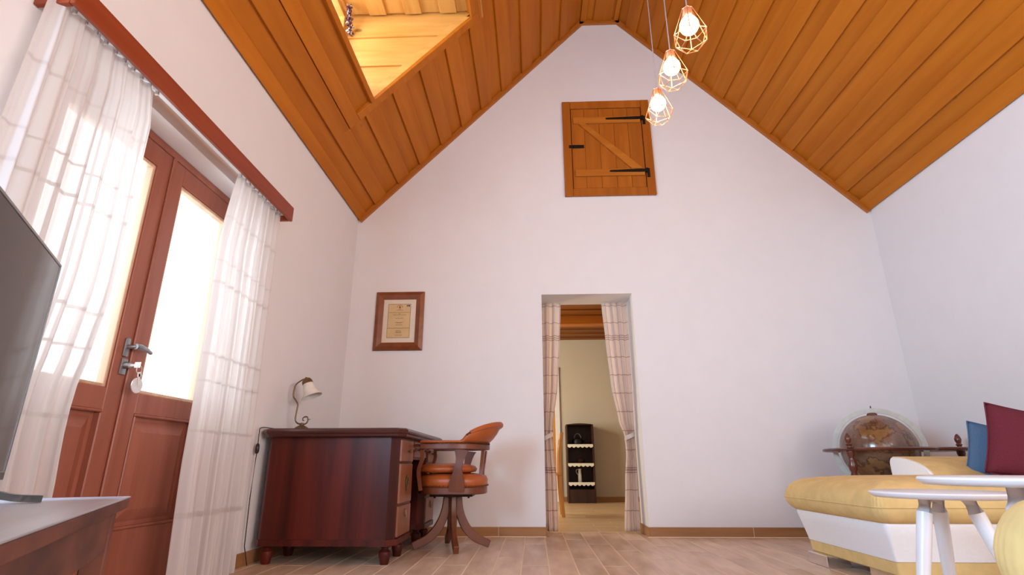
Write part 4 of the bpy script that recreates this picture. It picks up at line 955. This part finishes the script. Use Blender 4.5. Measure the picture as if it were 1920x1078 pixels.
# ------------------------------------------------------------------ corner sofa: mustard over white
sf = thing('corner_sofa', 'mustard yellow and white corner sofa with chrome feet along right wall', 'sofa', (2.4, 3.2, 0))
CX0, CX1, CY0, CY1 = 1.628, 3.17, 2.80, 3.72
def so(o): o.location = -Vector(sf.location); return o
def box_rings(pr, x0, x1, y0, y1, r=0.028, n=6):
    return [rounded_rect(x0-o, x1+o, y0-o, y1+o, max(0.012, r+o*0.6), z, n) for o, z in pr]
lower = [(-0.06, 0.062), (-0.052, 0.060), (-0.045, 0.066), (-0.040, 0.118), (-0.045, 0.122)]
body = [(-0.048, 0.120), (-0.038, 0.122), (-0.030, 0.16), (-0.012, 0.23), (0.0, 0.275), (-0.004, 0.292), (-0.03, 0.296)]
cush = [(-0.03, 0.288), (0.004, 0.290), (0.026, 0.305), (0.046, 0.335), (0.050, 0.360), (0.044, 0.395), (0.026, 0.428), (-0.005, 0.452), (-0.05, 0.470), (-0.12, 0.482), (-0.22, 0.490), (-0.34, 0.494), (-0.43, 0.496)]
def gather(rs, zs, amp, n):
    for r in rs:
        for i, v in enumerate(r):
            k = i % (n+1)
            if 0 < k < n:
                e = amp*math.exp(-abs(v.z-zs)/0.035)*math.sin(PI*k/n)*math.sin(k*1.7+i//(n+1))
                c = i//(n+1); a = (PI/2)*(c+k/n); v.x += e*math.cos(a); v.y += e*math.sin(a)
    return rs
def block(x0, x1, y0, y1, name3):
    so(MB().rings(box_rings(lower, x0, x1, y0, y1)).out('plinth', YELLOW, sf, True)); 
    so(lbl(MB().rings(box_rings(body, x0, x1, y0, y1)).out('base', WHITEL, sf, True, angle=1.0), 'white leatherette base'))
    hw = min(x1-x0, y1-y0)/2
    pr = [(o, z) for o, z in cush if -o < hw-0.02]
    so(lbl(MB().rings(gather(box_rings(pr, x0, x1, y0, y1, 0.035, 24), 0.372, 0.0035, 24)).out(name3, YELLOW, sf, True, angle=1.2), 'mustard seat cushion'))
block(CX0, CX1, CY0, CY1, 'chaise_cushion')
block(2.46, CX1, 0.55, 2.735, 'seat_cushion')
# seam piping round the chaise cushion
so(MB().tube(rounded_rect(CX0-0.051, CX1+0.051, CY0-0.051, CY1+0.051, 0.065, 0.362, 8), 0.004, 6, True).out('seam_piping', YELLOW, sf, True))
for (fx, fy_, sx, sy) in ((1.70, 3.54, 0.13, 0.22), (1.74, 2.98, 0.13, 0.22), (2.95, 3.54, 0.13, 0.22), (2.65, 0.75, 0.13, 0.2)):
    m = MB(); m.bx(fx-sx/2, fx+sx/2, fy_-sy/2, fy_+sy/2, 0.0, 0.0615, 0.003)
    so(lbl(m.out('foot', CHROME, sf), 'chrome block foot'))
# low sloping backrest along the far side, white end panel
N = 10
prf = [(3.765, 0.47), (3.765, 0.545)]+[(3.725+0.04*math.cos(t), 0.555+0.045*math.sin(t)) for t in [PI/2*i/6 for i in range(7)]]+[(3.66, 0.598), (3.58, 0.585), (3.50, 0.565), (3.44, 0.540), (3.40, 0.512), (3.38, 0.488)]
so(MB().prism(prf, YZ, 2.30, 3.165).out('backrest', YELLOW, sf, True, angle=0.9))
ins = [(3.572+(y-3.572)*0.965, 0.52+(z-0.52)*0.93) for y, z in prf]
m = MB(); m.rings([[Vector((2.301, y, z)) for y, z in ins], [Vector((2.290, y, z)) for y, z in ins], [Vector((2.286, 3.572+(y-3.572)*0.92, 0.52+(z-0.52)*0.90)) for y, z in prf]]); so(lbl(m.out('end_panel', WHITEL, sf), 'white backrest end panel'))
so(MB().bx(2.96, 3.17, 0.55, 3.36, 0.47, 0.80, 0.06, 4).out('backrest', YELLOW, sf, True))
# cushions
def pillow(name, label, w_, h_, t_, mat, locn, rot):
    t = thing(name, label, 'cushion', locn); t.rotation_euler = rot
    n = 22; bm = bmesh.new(); grid = {}
    for side in (1, -1):
        for j in range(n+1):
            for i in range(n+1):
                u, v = 2*i/n-1, 2*j/n-1; edge = i in (0, n) or j in (0, n)
                if side == -1 and edge: grid[(side, i, j)] = grid[(1, i, j)]; continue
                pinch = 1-0.07*(1-v*v) if True else 1; pinch2 = 1-0.07*(1-u*u)
                x = u*w_/2*pinch; z = v*h_/2*pinch2
                th = t_/2*((1-u**4)*(1-v**4))**0.55
                grid[(side, i, j)] = bm.verts.new((x, -side*th, z+h_/2))
        for j in range(n):
            for i in range(n):
                q = [grid[(side, i, j)], grid[(side, i+1, j)], grid[(side, i+1, j+1)], grid[(side, i, j+1)]]
                bm.faces.new(q if side == 1 else q[::-1])
    loop = [(i, 0) for i in range(n)]+[(n, j) for j in range(n)]+[(n-i, n) for i in range(n)]+[(0, n-j) for j in range(n)]
    ed = [grid[(1, i, j)].co.copy() for i, j in loop]
    mb = MB(); mb.bm.free(); mb.bm = bm; mb.out('cover', mat, t, True, angle=2.0)
    MB().tube(ed, 0.0045, 6, True).out('piping', mat, t, True)
    return t
pillow('scatter_cushion', 'blue scatter cushion leaning behind the burgundy one on the sofa', 0.40, 0.315, 0.12, BLUEC, (2.695, 3.37, 0.445), (-0.10, 0.25, -0.42))
pillow('scatter_cushion', 'burgundy scatter cushion standing in front of the blue one', 0.46, 0.385, 0.15, BURG, (2.645, 3.12, 0.453), (-0.10, 0.25, -0.30))

# ------------------------------------------------------------------ two white round side tables
def round_table(label, cx, cy, zt_, rad, legs, tr_, br_):
    t = thing('side_table', label, 'table', (cx, cy, 0), 0, 'white nesting side tables')
    m = MB(); m.lathe([(rad-0.016, zt_-0.022), (rad-0.003, zt_-0.013), (rad, zt_-0.006), (rad-0.003, zt_-0.001), (rad-0.008, zt_)], 56); m.out('table_top', WHITEP, t, True)
    for a in legs:
        ca, sa = math.cos(math.radians(a)), math.sin(math.radians(a))
        P = [Vector((ca*(tr_+(br_-tr_)*k), sa*(tr_+(br_-tr_)*k), (zt_-0.022)*(1-k))) for k in (0, 0.12, 0.5, 0.85, 1.0)]
        MB().tube(P, [0.026, 0.0255, 0.023, 0.019, 0.017], 14).out('leg', WHITEP, t, True)
    return t
round_table('lower white round side table on splayed legs before the sofa', 1.535, 2.245, 0.455, 0.235, (190, 68, 336), 0.075, 0.20)
round_table('taller white round side table partly outside the picture', 1.375, 1.62, 0.518, 0.275, (195, 75, 315), 0.085, 0.22)

# ------------------------------------------------------------------ yellow ottoman at the picture's edge
ot = thing('ottoman', 'mustard yellow rounded ottoman in front of the taller white table', 'ottoman', (1.25, 0.70, 0))
def oo(o): o.location = -Vector(ot.location); return o
ox0, ox1, oy0, oy1 = 0.915, 1.72, 0.45, 1.215
oo(MB().rings(box_rings(lower, ox0, ox1, oy0, oy1)).out('plinth', YELLOW, ot, True))
oo(MB().rings(box_rings([(o, z if z < 0.2 else z-0.04) for o, z in body], ox0, ox1, oy0, oy1)).out('base', WHITEL, ot, True, angle=1.0))
pc = [(-0.03, 0.250)]+[(-0.02+0.078*math.cos(t), 0.372+0.118*math.sin(t)) for t in [-PI/2+PI*i/16 for i in range(1, 16)]]+[(-0.06, 0.4915), (-0.12, 0.496), (-0.20, 0.499), (-0.30, 0.50)]
oo(MB().rings(gather(box_rings(pc, ox0, ox1, oy0, oy1, 0.15, 40), 0.395, 0.0040, 40)).out('cushion', YELLOW, ot, True, angle=1.2))
for fx in (ox0+0.12, ox1-0.12):
    for fy_ in (oy0+0.12, oy1-0.12): oo(MB().bx(fx-0.04, fx+0.04, fy_-0.04, fy_+0.04, 0, 0.0615, 0.003).out('foot', CHROME, ot))

# ------------------------------------------------------------------ three copper cage pendants along the ridge
def pendant(y, zc, label, phase):
    t = thing('pendant_lamp', label, 'lamp', (0.785, y, zc), phase)
    m = MB(); rw = 0.0024
    top = [Vector((0.026*math.cos(PI/3*k), 0.026*math.sin(PI/3*k), 0.168)) for k in range(6)]
    mid = [Vector((0.086*math.cos(PI/3*k), 0.086*math.sin(PI/3*k), 0.0)) for k in range(6)]
    bot = [Vector((0.052*math.cos(PI/3*(k+0.5)), 0.052*math.sin(PI/3*(k+0.5)), -0.052)) for k in range(6)]
    for k in range(6):
        for a, b in ((top[k], mid[k]), (mid[k], mid[(k+1) % 6]), (mid[k], bot[k]), (mid[(k+1) % 6], bot[k]), (bot[k], bot[(k+1) % 6]), (top[k], top[(k+1) % 6])): m.tube([a, b], rw, 6)
    lbl(m.out('wire_cage', COPPER, t), 'copper wire cage')
    m = MB(); m.lathe([(0.006, 0.188), (0.012, 0.180), (0.024, 0.168), (0.026, 0.128), (0.022, 0.122)], 16); m.out('socket', COPPER, t, True)
    m = MB(); m.lathe([(0.014, 0.126), (0.018, 0.118), (0.030, 0.110)]+[(0.046*math.sin(q), 0.070+0.046*math.cos(q)) for q in [0.75+(PI-0.76)*i/12 for i in range(13)]], 24); m.out('bulb', BULB, t, True)
    m = MB(); m.tube([(0, 0, 0.186), (0, 0, ZA-0.045-zc)], 0.0032, 8); m.out('cable', GREYC, t)
    m = MB(); m.lathe([(0.05, ZA-0.022-zc), (0.05, ZA-0.040-zc), (0.012, ZA-0.05-zc)], 20); m.out('ceiling_cup', COPPER, t, True)
    l = bpy.data.lights.new('bulb_light', 'POINT'); l.energy = 4; l.color = (1.0, 0.62, 0.25); l.shadow_soft_size = 0.05
    o = bpy.data.objects.new('bulb_light', l); COL.objects.link(o); o.parent = t; o.location = (0, 0, 0.0)
pendant(2.139, 2.516, 'copper cage pendant lamp nearest the camera, topmost of the three', 0.2)
pendant(2.475, 2.557, 'copper cage pendant lamp between the two others', 0.35)
pendant(2.812, 2.571, 'copper cage pendant lamp nearest the loft hatch', 0.5)

# ------------------------------------------------------------------ terrace outside
struct(MB().bx(-14, XL-0.32, -8, 16, -0.25, -0.10).out('ground', GROUND))
